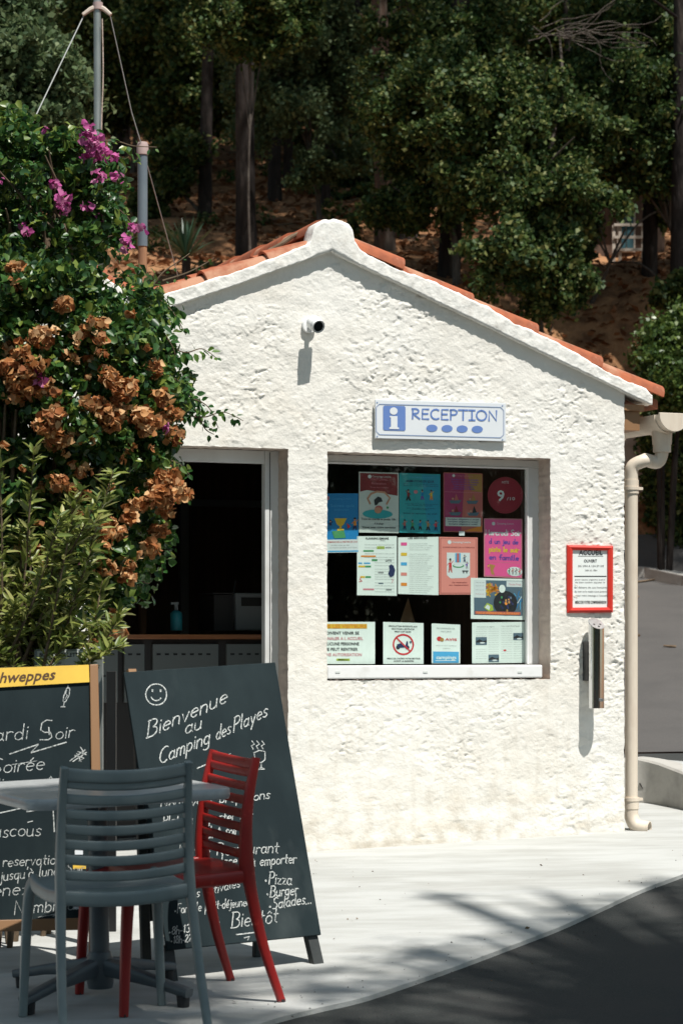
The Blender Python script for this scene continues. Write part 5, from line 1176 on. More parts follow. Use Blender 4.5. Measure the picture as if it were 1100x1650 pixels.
for x in (246, 259): ribbon(b, F2, [(x,1111.5),(x,1114)], .006, d)
ribbon(b, F2, [(252+9*math.cos(R(a)), 1119-10*math.sin(R(a))) for a in range(205, 340, 15)], W2, d)
def W(F, s, p0, p1, cap, w=.0042, jit=.8, sl=.12):
    wb = MB(); write(wb, F, s, p0, p1, cap, w*.82, d, 0, jit, sl, q); wb.build('chalk_lettering', M['chalk'], t)
W(F2, 'Bienvenue', (236,1190), (368,1131), 28, .0050, 1.0)
W(F2, 'au', (298,1184), (327,1172), 25, .0046)
W(F2, 'Camping', (256,1233), (340,1195), 26, .0050, 1.0); W(F2, 'des', (348,1192), (373,1181), 24, .0048); W(F2, 'Playes', (375,1181), (432,1153), 25, .0048)
ribbon(b, F2, [(318,1238),(343,1227),(372,1214),(352,1236),(368,1229),(366,1234)], W2, d)
ribbon(b, F2, [(409,1213),(412,1226),(421,1229),(421,1237),(413,1240),(427,1239),(421,1236),(421,1229),(427,1224),(427,1211),(418,1209),(409,1213)], .0035, d)
for k in range(3): ribbon(b, F2, [(408+k*8,1207),(405+k*8,1202),(410+k*8,1199),(406+k*8,1194)], .0034, d)
W(F2, 'Nous vous proposons', (258,1302), (436,1287), 17, .0042)
W(F2, 'Plats à emporter sur', (262,1330), (408,1319), 16, .0042); W(F2, 'midi & soir', (322,1352), (384,1345), 20, .0046)
W(F2, 'Notre Restaurant', (287,1381), (450,1374), 21, .0040); W(F2, 'Pour sur place &', (284,1398), (398,1393), 18, .0040); W(F2, 'à emporter', (404,1396), (478,1390), 18, .0042)
W(F2, '•Pizza', (426,1425), (471,1425), 21, .0046); W(F2, '•Burger', (429,1446), (481,1441), 19, .0046); W(F2, '•Salades...', (433,1466), (503,1455), 19, .0046)
W(F2, 'nos estivales', (300,1450), (388,1429), 16, .0034); W(F2, '•Formule petit-déjeuner', (281,1472), (402,1459), 16, .0034)
W(F2, 'A', (340,1496), (358,1495), 24, .0040); W(F2, 'Bientôt', (372,1495), (449,1486), 27, .0042); ribbon(b, F2, [(381,1506),(414,1502)], W2, d); ribbon(b, F2, [(394,1511),(402,1509),(399,1515)], W2, d)
W(F2, '•8h-13h', (272,1506), (313,1501), 14, .0038); W(F2, '•18h-22h', (275,1521), (315,1516), 13, .0038)
b.build('chalk_drawing', M['chalk'], t)

g0, g1 = gp(-125, 1588), gp(166, 1572); g0.z += AP; g1.z += AP
e1 = (g1-g0).normalized(); bk = Vector((-e1.y, e1.x, 0)).normalized()
tp = at(159, 1070, (g1+bk*.2).y)
Fm = orient(g0, e1, bk*.17 + Vector((-.016, 0, 1.0))); F1 = Frame(Fm)
t = empty('chalkboard', Fm, 'wood framed chalkboard with a yellow Schweppes header behind the grey chair'.replace('Schweppes', 'drinks'), 'chalkboard')
b = MB(); pslab(b, F1, [(-122,1484),(150,1482),(146,1072),(-130,1078)], .004, .012); b.build('panel', M['board'], t)
b = MB(); pslab(b, F1, [(-124,1503),(136+22,1497.5),(137+22,1478),(-124,1486)], -.006, .018); b.build('bottom_rail', M['wood'], t, bevel=.002)
for pts in ([(152,1580),(170,1580),(158.5,1070),(145,1070.5)], [(-142,1590),(-124,1590),(-128,1080),(-142,1080)]):
    b = MB(); pslab(b, F1, pts, -.008, .020); b.build('side_rail', M['wood'], t, bevel=.003)
b = MB(); pslab(b, F1, [(-127,1115),(144.5,1099),(143.5,1071),(-127,1081)], -.004, .0035); b.build('header_band', M['yellow'], t)
b = MB(); dd = -.005
# slanted bold letters: Schweppes, cut by the picture edge
ptext(b, F1, 'Schweppes', -24, 88, 1101.8, 17, dd, 0, True, 1094.5, .28)
b.build('lettering', M['brown_ink'], t)
ft = Frame(Fm)
for xx in (150, -120):
    a = F1.px(xx, 1085, .03); a = Vector((a.x, .024, a.z)); g = I_ = Fm.inverted() @ (gp(xx, 1545) + Vector((0,0,AP))); b = MB(); b.loft([g, g.lerp(a, .5), a], (1,0,0), .03, .02, 8, .3); b.build('leg', M['wood'], t)
b = MB(); d = .0030
W(F1, 'Mardi', (-36,1196), (48,1191), 27, .0036, .8, .1)
ribbon(b, F1, [(84,1161),(76,1160),(68,1165),(66,1176),(72,1180),(82,1180),(84,1188),(78,1192),(65,1192)], .0036, d); ribbon(b, F1, [(79,1172),(80,1184)], .004, d); W(F1, 'oir', (89,1191), (122,1188), 24, .0036)
b.build('chalk_lettering', M['chalk'], t); b = MB(); ribbon(b, F1, [(16,1215),(63,1199),(50,1213),(107,1196)], .0040, d); b.build('chalk_underline', M['chalk'], t); b = MB()
W(F1, 'Soirée', (-14,1248), (74,1240), 26, .0036); ribbon(b, F1, [(20,1232),(60,1226)], .002, d)
for pts in ([(113,1226),(138,1208),(140,1212),(118,1227)], [(124,1214),(131,1227)], [(130,1204),(136,1213),(132,1219)], [(121,1217),(136,1222),(128,1226)], [(126,1211),(139,1216)]): ribbon(b, F1, pts, .0036, d)
b.build('chalk_drawing', M['chalk'], t); b = MB(); ribbon(b, F1, [(112,1108),(108,1109),(103,1122),(102,1130),(106,1131),(112,1120),(113,1110),(109,1108)], .003, d); ribbon(b, F1, [(104,1131),(103,1137),(98,1139),(106,1139),(103,1137)], .003, d); ribbon(b, F1, [(108,1112),(106,1118),(109,1120),(105,1127)], .0022, d); ribbon(b, F1, [(110,1104),(110,1108)], .003, d)
b.build('chalk_drawing', M['chalk'], t); b = MB()
W(F1, 'Pizza &', (-20,1275), (92,1272), 26, .0036)
ribbon(b, F1, [(0,1310),(50,1299),(43,1308),(98,1300)], .0038, d); b.build('chalk_underline', M['chalk'], t); b = MB()
W(F1, 'Couscous', (-42,1351), (68,1346), 24, .0036); ribbon(b, F1, [(45,1325),(53,1323)], .0030, d); ribbon(b, F1, [(86,1302),(88,1340)], .0036, d); ribbon(b, F1, [(95,1349),(104,1330)], .0034, d)
W(F1, 'Sur reservation', (-34,1399), (101,1391), 19, .0036); W(F1, "jusqu'à lundi Soir", (0,1419), (138,1406), 19, .0036)
W(F1, 'Venez', (-30,1447), (48,1441), 24, .0036); W(F1, 'Nombreux', (22,1474), (135,1464), 24, .0036); ribbon(b, F1, [(62,1478),(94,1472),(86,1476)], .003, d)
b.build('chalk_underline', M['chalk'], t)
for (x0_, y0_, x1_, y1_, m) in ((118,1388,139,1400,'yellow'), (121,1366,134,1377,'sign_white'), (117,1411,142,1416,'sign_white'), (118,1461,138,1465,'sign_white')):
    b = MB(); prect(b, F1, x0_, y0_, x1_, y1_, .0030); b.build('sticker', M[m], t)

# letterbox stand behind the boards
lY = 8.95
pb = gp(158, 1545); pb = Vector((xpix(158, lY), lY, gz(xpix(158, lY), lY)+AP)); t = empty('letterbox', Matrix.Translation(pb), 'grey metal letterbox plate on an aluminium post behind the yellow topped chalkboard', 'letterbox')
zt_ = at(158, 1042, lY).z - pb.z
b = MB(); b.box((-.019, -.015, 0), (.019, .02, zt_)); b.build('post', M['galv'], t, bevel=.003)
Fl = Frame(Matrix.Translation(pb)); sc = lY/FPX
b = MB(); a = Fl.px(55, 1046, -.02); c = Fl.px(146, 1150, -.02); b.box((a.x, -.02, c.z), (c.x, .16, a.z)); b.build('box', M['galv'], t, bevel=.004)
b = MB(); a2 = Fl.px(60, 1049, -.022); c2 = Fl.px(143, 1148, -.022); b.box((a2.x, -.0225, c2.z), (c2.x, -.0205, a2.z)); b.build('door', M['paper_dim'], t, bevel=.001)
b = MB(); ptext(b, Fl, 'BOITE AUX LETTRES', 64, 140, 1058, 6, -.0235, 0, True); ptext(b, Fl, 'Courrier', 78, 100, 1070, 4, -.0235); b.build('lettering', M['k'], t)
for k, (y0_, y1_, m) in enumerate(((1247,1258,'sign_white'), (1316,1322,'post_wood'))):
    b = MB(); prect(b, Fl, 152, y0_, 166, y1_, -.0165); b.build('sticker', M[m], t)
pb = Vector((xpix(180, 9.3), 9.3, gz(-.9, 9.3)+AP)); t = empty('marker_post', Matrix.Translation(pb), 'thin dark post with a small white sticker seen between the chair slats', 'post')
b = MB(); b.box((-.018, -.012, 0), (.018, .012, 1.0)); b.build('post', M['black'], t, bevel=.002)
Fl = Frame(Matrix.Translation(pb)); b = MB(); prect(b, Fl, 172, 1247, 188, 1258, -.0135); b.build('sticker', M['sign_white'], t)

# ------------------------------------------------------------------ table and chairs
def ground_M(p, rz):
    qn = Vector((0,0,1)).rotation_difference(GN); return Matrix.Translation(p) @ qn.to_matrix().to_4x4() @ Matrix.Rotation(rz, 4, 'Z')
tc = Vector((-.785, 7.90, gz(-.80, 7.95)+AP))
t = empty('cafe_table', ground_M(tc, 0), 'grey square bistro table on a central column with four splayed feet behind the grey chair', 'table')
th = .69; hs = .345; cr = .07; phi = R(18+45+0)
b = MB()
def rsq(h, r, z):
    out = []
    for k, (sx, sy) in enumerate(((1,1),(-1,1),(-1,-1),(1,-1))):
        for j in range(6):
            a = R(90*k + 90*j/5); out.append(Vector((sx*(h-r)+r*math.cos(a), sy*(h-r)+r*math.sin(a), z)))
    return out
ang = math.atan2(-.15, .455) + R(45)
Rm = Matrix.Rotation(ang, 4, 'Z')
rs = [[Rm @ p for p in rsq(h, r, z)] for (h, r, z) in ((hs-.03,.05,th-.030),(hs-.022,.055,th-.034),(hs-.004,.065,th-.034),(hs,.07,th-.028),(hs,.07,th-.006),(hs-.005,.066,th),(hs-.02,.06,th+.0005))]
b.rings(rs); b.build('table_top', M['table'], t, smooth=True, angle=50)
b = MB(); b.tube([(0,0,.09),(0,0,th-.034)], .032, 24); b.build('column', M['table_metal'], t, smooth=True, angle=40)
b = MB(); b.tube([(0,0,.03),(0,0,.05),(0,0,.13),(0,0,.15)], [.040,.044,.042,.035], 24); b.build('hub', M['table_metal'], t, smooth=True, angle=40)
b = MB(); b.box((-.16,-.02,th-.05),(.16,.02,th-.0345)); b.box((-.02,-.16,th-.065),(.02,.16,th-.0505)); b.build('top_bracket', M['table_metal'], t)
for k in range(4):
    a = R(-35 + 90*k); dv = Vector((math.cos(a), math.sin(a), 0)); sv = Vector((-dv.y, dv.x, 0))
    b = MB(); b.loft([dv*.03+Vector((0,0,.10)), dv*.12+Vector((0,0,.088)), dv*.24+Vector((0,0,.07)), dv*.33+Vector((0,0,.052)), dv*.37+Vector((0,0,.045))], sv, [.05,.045,.04,.042,.04], [.06,.05,.035,.032,.03], 10, .5)
    ft = b.build('foot', M['table_metal'], t, smooth=True, angle=50)
    b = MB(); b.tube([dv*.345+Vector((0,0,.036)), dv*.345], [.022,.019], 14); b.build('glide', M['rubber'], ft)

def chair(M_, m, label):
    t = empty('slatted_chair', M_, label, 'chair', 'plastic slat back chairs at the bistro table')
    post = smoothpath([(-.275, 0), (-.232,.20), (-.20,.42), (-.197,.55), (-.215,.69), (-.252,.835)] and [Vector((0,-.298,0)), Vector((0,-.240,.20)), Vector((0,-.200,.42)), Vector((0,-.194,.54)), Vector((0,-.208,.68)), Vector((0,-.238,.815))], 6)
    zs_ = [p.z for p in post]; ys_ = [p.y for p in post]
    def xat(z): return float(np.interp(z, [0,.42,.815], [.222,.200,.190]))
    for s in (-1, 1):
        pts = [Vector((s*xat(p.z), p.y, p.z)) for p in post]
        w = [float(np.interp(p.z, [0,.4,.5,.815], [.025,.030,.029,.023])) for p in pts]; h = [float(np.interp(p.z, [0,.38,.46,.6,.815], [.026,.038,.050,.038,.026])) for p in pts]
        b = MB(); b.loft(pts, (1,0,0), w, h, 14, .62); b.build('back_post', m, t, smooth=True, angle=60)
        b = MB(); fp = smoothpath([Vector((s*.225,.235,0)), Vector((s*.216,.222,.2)), Vector((s*.205,.205,.38)), Vector((s*.19,.175,.432))], 5)
        b.loft(fp, (1,0,0), list(np.linspace(.026,.036,len(fp))), list(np.linspace(.028,.045,len(fp))), 14, .62); b.build('leg', m, t, smooth=True, angle=60)
        b = MB(); sp_ = smoothpath([Vector((s*.198,-.195,.425)), Vector((s*.204,-.05,.418)), Vector((s*.204,.10,.424)), Vector((s*.192,.185,.430))], 5); b.loft(sp_, (1,0,0), .026, .045, 12, .6); b.build('side_rail', m, t, smooth=True, angle=60)
    # seat shell
    nxs, nys = 17, 19; V = []; F_ = []
    for layer in (0, 1):
        for j in range(nys):
            v_ = j/(nys-1); y = -.195 + v_*.425
            for i_ in range(nxs):
                u = -1 + 2*i_/(nxs-1); hw = .188 + .014*math.sin(v_*3.14); x = u*hw
                yy = y + (.018*(1-u*u) if v_ > .9 else 0) - (.02*(1-u*u) if v_ < .06 else 0)
                z = .448 - .016*(1-u*u)*math.sin(min(1, v_*1.25)*3.1)*1.0 - (.030*max(0, (v_-.82)/.18)**2) - .007*abs(u)**6
                z -= .024*layer
                V.append((x, yy, z))
    N1 = nxs*nys
    for j in range(nys-1):
        for i_ in range(nxs-1):
            k = j*nxs+i_; F_.append((k, k+1, k+nxs+1, k+nxs)); F_.append((N1+k, N1+k+nxs, N1+k+nxs+1, N1+k+1))
    ring = [i_ for i_ in range(nxs)] + [j*nxs+nxs-1 for j in range(1, nys)] + [(nys-1)*nxs+i_ for i_ in range(nxs-2, -1, -1)] + [j*nxs for j in range(nys-2, 0, -1)]
    for k in range(len(ring)): a_, b2 = ring[k], ring[(k+1) % len(ring)]; F_.append((a_, a_+N1, b2+N1, b2))
    b = MB(); b.add(V, F_); b.build('seat', m, t, smooth=True, angle=70, bevel=0)
    b = MB(); b.loft([Vector((-.19,-.205,.425)), Vector((-.1,-.214,.416)), Vector((0,-.217,.412)), Vector((.1,-.214,.416)), Vector((.19,-.205,.425))], (0,0,1), .045, .020, 12, .6); b.build('rear_rail', m, t, smooth=True, angle=60)
    def slat(z, hgt, nm):
        y0 = float(np.interp(z, zs_, ys_)); xw = xat(z)-.006; pts = []
        for k in range(13):
            u = -1 + 2*k/12; pts.append(Vector((u*xw, y0 - .030*(1-u*u), z - .012*(1-u*u))))
        b = MB(); b.loft(pts, (0,0,1), hgt, .013, 12, .55); b.build(nm, m, t, smooth=True, angle=60)
    for k in range(7): slat(.494 + .0455*k, .030, 'slat')
    slat(.794, .040, 'top_rail')
    for s in (-1, 1):
        for (x, y) in ((.222,-.298), (.225,.235)):
            b = MB(); b.tube([(s*x, y, -.002), (s*x, y, .008)], .0135, 12); b.build('glide', M['rubber'], t)
    return t
gc_ = Vector((-.705, 7.44, 0)); gc_.z = gz(gc_.x, gc_.y)+AP+.002
chair(ground_M(gc_, R(20)), M['grey_plastic'], 'grey plastic slat back chair seen from behind at the near side of the table')
rc = Vector((-.555, 7.85, 0)); rc.z = gz(rc.x, rc.y)+AP+.002
chair(ground_M(rc, R(114)) @ Matrix.Diagonal((1,1,.962,1)), M['red_plastic'], 'red plastic slat back chair standing sideways between the table and the chalkboard')

# ------------------------------------------------------------------ bougainvillea and the narrow leaved shrub
def inpoly(x, y, P):
    c = False; j = len(P)-1
    for i in range(len(P)):
        if (P[i][1] > y) != (P[j][1] > y) and x < (P[j][0]-P[i][0])*(y-P[i][1])/(P[j][1]-P[i][1])+P[i][0]: c = not c
        j = i
    return c
def sample(P, n, q):
    x0, x1 = min(p[0] for p in P), max(p[0] for p in P); y0, y1 = min(p[1] for p in P), max(p[1] for p in P); o = []
    while len(o) < n:
        x, y = q.uniform(x0, x1), q.uniform(y0, y1)
        if inpoly(x, y, P): o.append((x, y))
    return o
bO = Vector((-1.35, 9.6, gz(-1.35, 9.6)))
bt = empty('bougainvillea', Matrix.Translation(bO), 'big bougainvillea with pink flowers above and dried orange bracts, covering the left of the hut', 'shrub')
q = random.Random(21)
main = [(-140,430),(60,452),(150,470),(235,462),(252,500),(248,560),(268,600),(278,650),(262,700),(285,760),(262,820),(262,870),(222,920),(205,965),(170,1000),(60,1010),(-140,1040)]
upper = [(-140,170),(20,190),(60,215),(120,222),(160,235),(185,240),(175,300),(190,350),(200,385),(180,402),(150,400),(120,425),(160,460),(60,470),(-140,470)]
def Yf(x, y, ax=0): return 9.05 + .55*max(0, (x-60)/220)**2 + .00035*abs(y-650) + (0.5 if y < 430 else 0)
cl = []
for x, y in sample(main, 330, q): cl.append((x, y, Yf(x, y) + abs(q.gauss(0, .22)), q.uniform(.035, .085)))
for x, y in sample(upper, 190, q): cl.append((x, y, Yf(x, y) + abs(q.gauss(0, .25)), q.uniform(.035, .075)))
for x, y in sample([(215,470),(250,455),(262,560),(330,640),(300,660),(262,600)], 26, q): cl.append((x, y, 9.9+q.uniform(-.1,.3), q.uniform(.02,.05)))
def toL(c): p = at(c[0], c[1], c[2]) - bO; return (*p, c[3])
C_ = [toL(c) for c in cl]
p_, d_ = clump_points(C_, 60)
s_ = .040*npr.uniform(.55, 1.3, len(p_))
leaves('foliage', p_, d_, s_, M['leaf_boug'], bt, .68, .14, .5, 'stuff', up=.35)
# sparse dark inner foliage
ci_ = [toL((x, y, Yf(x, y)+.45+abs(q.gauss(0,.2)), .13)) for x, y in sample(main, 190, q) + sample(upper, 80, q)]
p_, d_ = clump_points(ci_, 90); leaves('inner_foliage', p_, d_, .045*npr.uniform(.6,1.2,len(p_)), M['leaf_boug'], bt, .65, kind='stuff')
# dried bracts: papery clusters
def bracts(name, zones, m, sz, per):
    c = []
    for P, n, r0, r1 in zones:
        for x, y in sample(P, n, q): c.append(toL((x, y, Yf(x, y) - .03 + q.uniform(-.05, .10), q.uniform(r0, r1)*1.15)))
    p, d = clump_points(c, per); leaves(name, p, d, sz*npr.uniform(.6, 1.25, len(p)), m, bt, .85, .22, .2, 'stuff', up=.5)
bracts('dried_bracts', [([(165,600),(250,590),(290,640),(292,715),(240,700),(175,690)], 17, .028, .045), ([(200,745),(292,755),(300,800),(270,830),(210,815)], 12, .025,.045), ([(140,830),(250,835),(272,880),(232,930),(180,950),(150,900)], 11, .028,.042),
    ([(0,540),(60,530),(100,600),(40,650),(0,620)], 12, .025,.045), ([(60,640),(180,620),(170,740),(80,720)], 9, .025,.045), ([(40,500),(140,470),(240,560),(120,600)], 9, .015,.035), ([(60,760),(140,760),(130,840),(80,830)], 8, .02,.035), ([(0,400),(30,400),(40,470),(0,470)], 4, .02,.03), ([(20,500),(230,500),(280,660),(230,900),(60,900),(0,700)], 46, .008,.016), ([(20,880),(130,880),(120,960),(40,960)], 6, .015,.03), ([(60,960),(200,930),(210,1040),(70,1050)], 7, .012,.022)], M['bract_dry'], .033, 20)
bracts('pink_bracts', [([(115,205),(150,205),(155,225),(118,225)], 3, .02,.03), ([(135,235),(188,240),(190,290),(140,290)], 7, .02,.034), ([(80,290),(125,295),(130,345),(85,335)], 5, .02,.03), ([(130,325),(175,330),(170,365),(125,350)], 3, .015,.025), ([(10,355),(48,360),(40,380),(12,380)], 2, .02,.028), ([(190,355),(232,365),(220,400),(200,400)], 4, .015,.025), ([(62,195),(90,205),(80,218),(65,215)], 1, .015,.02), ([(40,570),(75,590),(70,620),(45,610)], 3, .015,.025), ([(262,660),(285,680),(270,720),(258,700)], 2, .01,.018), ([(140,220),(200,225),(195,245),(145,240)], 3, .01,.02), ([(0,270),(10,270),(8,290),(0,290)], 1, .015,.02), ([(110,890),(160,900),(150,920),(120,910)], 1, .01,.015)], M['bract_pink'], .031, 9)
# woody stems
b = MB()
for k in range(16):
    x = q.uniform(-60, 200); y = q.uniform(480, 900); e = at(x, y, Yf(x, y)+.1) - bO; s = Vector((q.uniform(-.25,.25), q.uniform(-.1,.2), 0))
    pth = smoothpath([s, s.lerp(e, .4)+Vector((q.uniform(-.1,.1), q.uniform(0,.2), .1)), e], 6); b.tube(pth, list(np.linspace(.022, .005, len(pth))), 6)
for k in range(10):
    x = q.uniform(-20, 180); y = q.uniform(240, 420); e = at(x, y, Yf(x, y)) - bO; s = at(q.uniform(0,120), 520, 9.7) - bO
    pth = smoothpath([s, s.lerp(e, .5)+Vector((q.uniform(-.1,.1), .1, .1)), e], 6); b.tube(pth, list(np.linspace(.012, .003, len(pth))), 5)
b.build('stem', M['twig'], bt, smooth=True)
# long sprigs in front of the wall: every leaf its own object
lb = MB(); lb.add([(0,0,0),(.30,.28,.06),(.26,.62,.04),(0,1,-.05),(-.26,.62,.04),(-.30,.28,.06),(0,.5,-.01)], [(0,1,6),(1,2,6),(2,3,6),(0,6,5),(6,4,5),(6,3,4)])
lm = lb.mesh('leaf'); lm.materials.append(M['leaf_boug'])
lm2 = lm.copy(); lm2.materials.clear(); lm2.materials.append(leafmat('sprig_leaf', [(.03,.095,.022),(.03,.095,.022)], .36, .28)); lm3 = lm.copy(); lm3.materials.clear(); lm3.materials.append(leafmat('young_leaf', [(.09,.17,.03),(.09,.17,.03)], .4, .3))
def sprig(pts, Y, n, sz, pink=False):
    path = smoothpath([at(x, y, Y + i*.03) - bO for i, (x, y) in enumerate(pts)], 6)
    b = MB(); b.tube(path, list(np.linspace(.004, .0015, len(path))), 5); b.build('stem', M['twig'], bt)
    for k in range(n):
        i = int(k/n*(len(path)-1)); p = path[i].lerp(path[i+1], q.random()); tdir = (path[i+1]-path[i]).normalized()
        side = Vector((q.uniform(-.5,.5), q.uniform(-.8,.3), q.uniform(-1,.35))).normalized(); dv = (tdir*.45 + side).normalized(); nn_ = Vector((q.uniform(-.6,.6), -q.uniform(.2,1), q.uniform(.1,.8))); nn_ = (nn_-dv*nn_.dot(dv)).normalized(); sx = dv.cross(nn_)
        s = sz*1.25*q.uniform(.55, 1.15)*(1-.35*k/n); p2 = p + dv*.012
        o = bpy.data.objects.new('leaf', q.choice([lm2, lm2, lm3])); COL.objects.link(o); o.parent = bt
        o.matrix_local = Matrix(((sx.x, dv.x, nn_.x, p2.x), (sx.y, dv.y, nn_.y, p2.y), (sx.z, dv.z, nn_.z, p2.z), (0,0,0,1))) @ Matrix.Scale(s, 4)
for a in (([(235,565),(270,560),(300,568),(325,562),(348,576)], 9.9, 26, .045), ([(245,520),(268,545),(288,575)], 9.9, 16, .045), ([(262,590),(285,625),(302,650),(298,668)], 10.0, 20, .040), ([(270,650),(300,668),(330,672),(360,664),(392,678)], 9.9, 30, .036), ([(315,660),(330,690),(345,700)], 9.95, 10, .030),
          ([(240,500),(262,532),(282,570),(275,600)], 9.8, 20, .05), ([(255,740),(285,745),(306,765)], 9.85, 14, .042), ([(250,600),(290,615),(318,645),(322,668)], 9.9, 22, .040), ([(262,640),(300,640),(335,655),(352,690)], 9.9, 22, .036), ([(240,780),(268,800),(300,795),(302,812)], 9.8, 16, .038), ([(235,880),(258,900),(262,925)], 9.75, 12, .038), ([(255,480),(280,505),(300,540)], 9.95, 16, .042), ([(250,845),(275,855),(282,880)], 9.8, 14, .040), ([(150,225),(190,228),(215,235),(253,237)], 9.9, 12, .034), ([(170,320),(195,340),(212,360),(216,390)], 9.9, 14, .038), ([(150,400),(180,380),(210,395)], 9.9, 12, .038), ([(255,700),(268,722)], 9.8, 8, .036),
          ([(240,470),(262,440),(290,420),(306,408)], 10.4, 6, .022), ([(262,452),(300,440),(330,425),(345,415)], 10.4, 6, .022), ([(215,930),(240,940),(243,925)], 9.7, 8, .035)):
    sprig(*a)
# narrow leaved shrub in front, lower left
oO = gp(40, 1560); ot = empty('oleander_shrub', Matrix.Translation(oO), 'yellow green narrow leaved shrub with upright stems in front of the bougainvillea', 'shrub')
reg = [(-140,760),(0,735),(30,745),(50,820),(110,800),(160,760),(190,775),(165,850),(150,900),(190,960),(196,1005),(185,1045),(140,1060),(-140,1080)]
b = MB(); LP = []; LN = []
stems = [((20,1100),(50,720)), ((40,1100),(45,800)), ((-10,1100),(0,740)), ((60,1100),(120,830)), ((90,1100),(185,760)), ((80,1090),(150,890)), ((110,1080),(190,990)), ((30,1100),(85,890)), ((-60,1100),(-30,800)), ((-20,1100),(20,860)), ((70,1100),(100,960)), ((120,1080),(160,930)), ((50,1090),(5,930)), ((90,1080),(60,980)), ((130,1070),(190,1045)), ((60,1100),(140,1000)), ((10,1090),(60,1020)), ((100,1100),(120,1050)), ((-40,1100),(-5,900)), ((30,1090),(110,1010))]
stems = [(s, (e[0]+q.uniform(-6,6), e[1]+q.uniform(-6,6))) for s, e in stems] + [((q.uniform(-80,120),1090), p) for p in sample(reg, 46, q)]
for (s, e) in stems:
    Ya = 8.95 + q.uniform(-.1, .25); Yb = Ya + q.uniform(-.22, .12)
    p0 = at(s[0], s[1]+30, Ya) - oO; p1 = at(e[0], e[1], Yb) - oO; pth = smoothpath([p0, p0.lerp(p1, .5)+Vector((q.uniform(-.04,.04), q.uniform(-.04,.04), .02)), p1], 8); b.tube(pth, list(np.linspace(.007, .002, len(pth))), 5)
    for i_ in range(5, len(pth)):
        for k in range(8):
            a = q.uniform(0, 6.28); u = (pth[i_]-pth[i_-1]).normalized(); dv = Vector((math.cos(a), math.sin(a), q.uniform(-.5,.9))).normalized(); LP.append((pth[i_].lerp(pth[i_-1], q.random()), (dv*.8+u*.4).normalized()))
b.build('stem', M['twig'], ot, smooth=True)
for k in range(30):   # bare root stems to the ground
    pass
N = len(LP); c0 = np.array([tuple(p) for p, _ in LP]); dd_ = np.array([tuple(x) for _, x in LP]); L = (.056*npr.uniform(.5, 1.35, N))[:, None]
nn_ = npr.normal(size=(N,3))*.4 + np.array([0,-.4,1.0]); nn_ -= dd_*(nn_*dd_).sum(1)[:, None]; nn_ /= np.linalg.norm(nn_, axis=1)[:, None]; ss = np.cross(nn_, dd_); Wd = L*.27
Pv = np.stack([c0, c0+dd_*L*.3+ss*Wd*.5+nn_*L*.04, c0+dd_*L*.68+ss*Wd*.38+nn_*L*.02, c0+dd_*L-nn_*L*.08, c0+dd_*L*.68-ss*Wd*.38+nn_*L*.02, c0+dd_*L*.3-ss*Wd*.5+nn_*L*.04], 1).reshape(-1,3)
ii = np.arange(N)[:, None]*6; npmesh('foliage', Pv, np.concatenate([ii+np.array([0,1,2,3]), ii+np.array([0,3,4,5])], 1).reshape(-1,4), M['leaf_yel'], ot, kind='stuff')
b = MB()
for k in range(14): s = Vector((q.uniform(-.6,.0), q.uniform(.35,.75), 0)); b.tube([s, s+Vector((q.uniform(-.05,.05),0,.25)), s+Vector((q.uniform(-.1,.1),q.uniform(-.1,.1),.6))], [.012,.010,.007], 6)
b.build('stem', M['twig'], ot, smooth=True)
# grey branch lying over the tiles beside the knob
o = at(440, 402, 11.95); b = MB(); pth = smoothpath([at(432,405,11.9)-o, at(455,392,11.95)-o, at(478,377,12.0)-o, at(502,369,12.1)-o], 6); b.tube(pth, list(np.linspace(.012,.008,len(pth))), 7)
pth = smoothpath([at(446,400,12.0)-o, at(470,380,12.0)-o, at(505,374,12.1)-o], 6); b.tube(pth, .008, 7); setp(b.build('dead_branch', M['twig'], M=Matrix.Translation(o), smooth=True), 'grey dead branch lying on the orange tiles left of the round gable knob', 'branch')

# dry leaves on the pavement
b = MB(); q = random.Random(31)
spots = [(568,1411,4),(600,1411,3),(579,1436,3),(612,1457,3),(560,1489,3),(567,1491,3),(575,1488,4),(538,1521,3),(849,1504,6),(871,1401,4),(880,1391,4),(939,1417,3),(1013,1427,3),(1034,1423,3),(505,1415,2),(690,1431,2),(620,1465,2),(510,1395,2),(780,1522,2),(480,1572,3),(378,1625,6),(455,1600,3),(1075,1305,4),(958,1343,3)] + [(q.uniform(430,1090), q.uniform(1370,1600), q.uniform(1,2)) for _ in range(46)]
for (x, y, r) in spots:
    p = gp(x, y) + Vector((0,0,AP+.003)); s = r/470*.9; a = q.uniform(0, 6.28); u = Vector((math.cos(a), math.sin(a), q.uniform(-.1,.3))); w = Vector((-math.sin(a), math.cos(a), q.uniform(-.2,.5)))*.6
    b.add([p-u*s, p+w*s+Vector((0,0,s*.5)), p+u*s+Vector((0,0,s*.3)), p-w*s, p+Vector((0,0,s*.25))], [(0,3,4),(3,2,4),(2,1,4),(1,0,4)])
b.build('fallen_leaves', M['litter'], kind='stuff')

# grit and pebbles along the edge of the asphalt
b = MB(); q = random.Random(17)
for k in range(420):
    e = edge[q.randint(0, len(edge)-2)]; o = abs(q.gauss(0, .45)); sgn = -1 if q.random() < .75 else .35; p = Vector((e.x + q.uniform(-.15,.15), e.y + sgn*o, 0))
    if p.y < 6.5: continue
    r = q.uniform(.0015, .0055); z = gz(p.x, p.y) + (AP if sgn > 0 else 0) + r*.3; c = Vector((p.x, p.y, z)); a = q.uniform(0, 3)
    ring = [c + Vector((math.cos(a+j*2.1)*r*q.uniform(.7,1.3), math.sin(a+j*2.1)*r*q.uniform(.7,1.3), 0)) for j in range(3)]
    b.add(ring + [c + Vector((0,0,r*.9))], [(0,1,3),(1,2,3),(2,0,3)])
b.build('gravel', M['road'], kind='stuff')
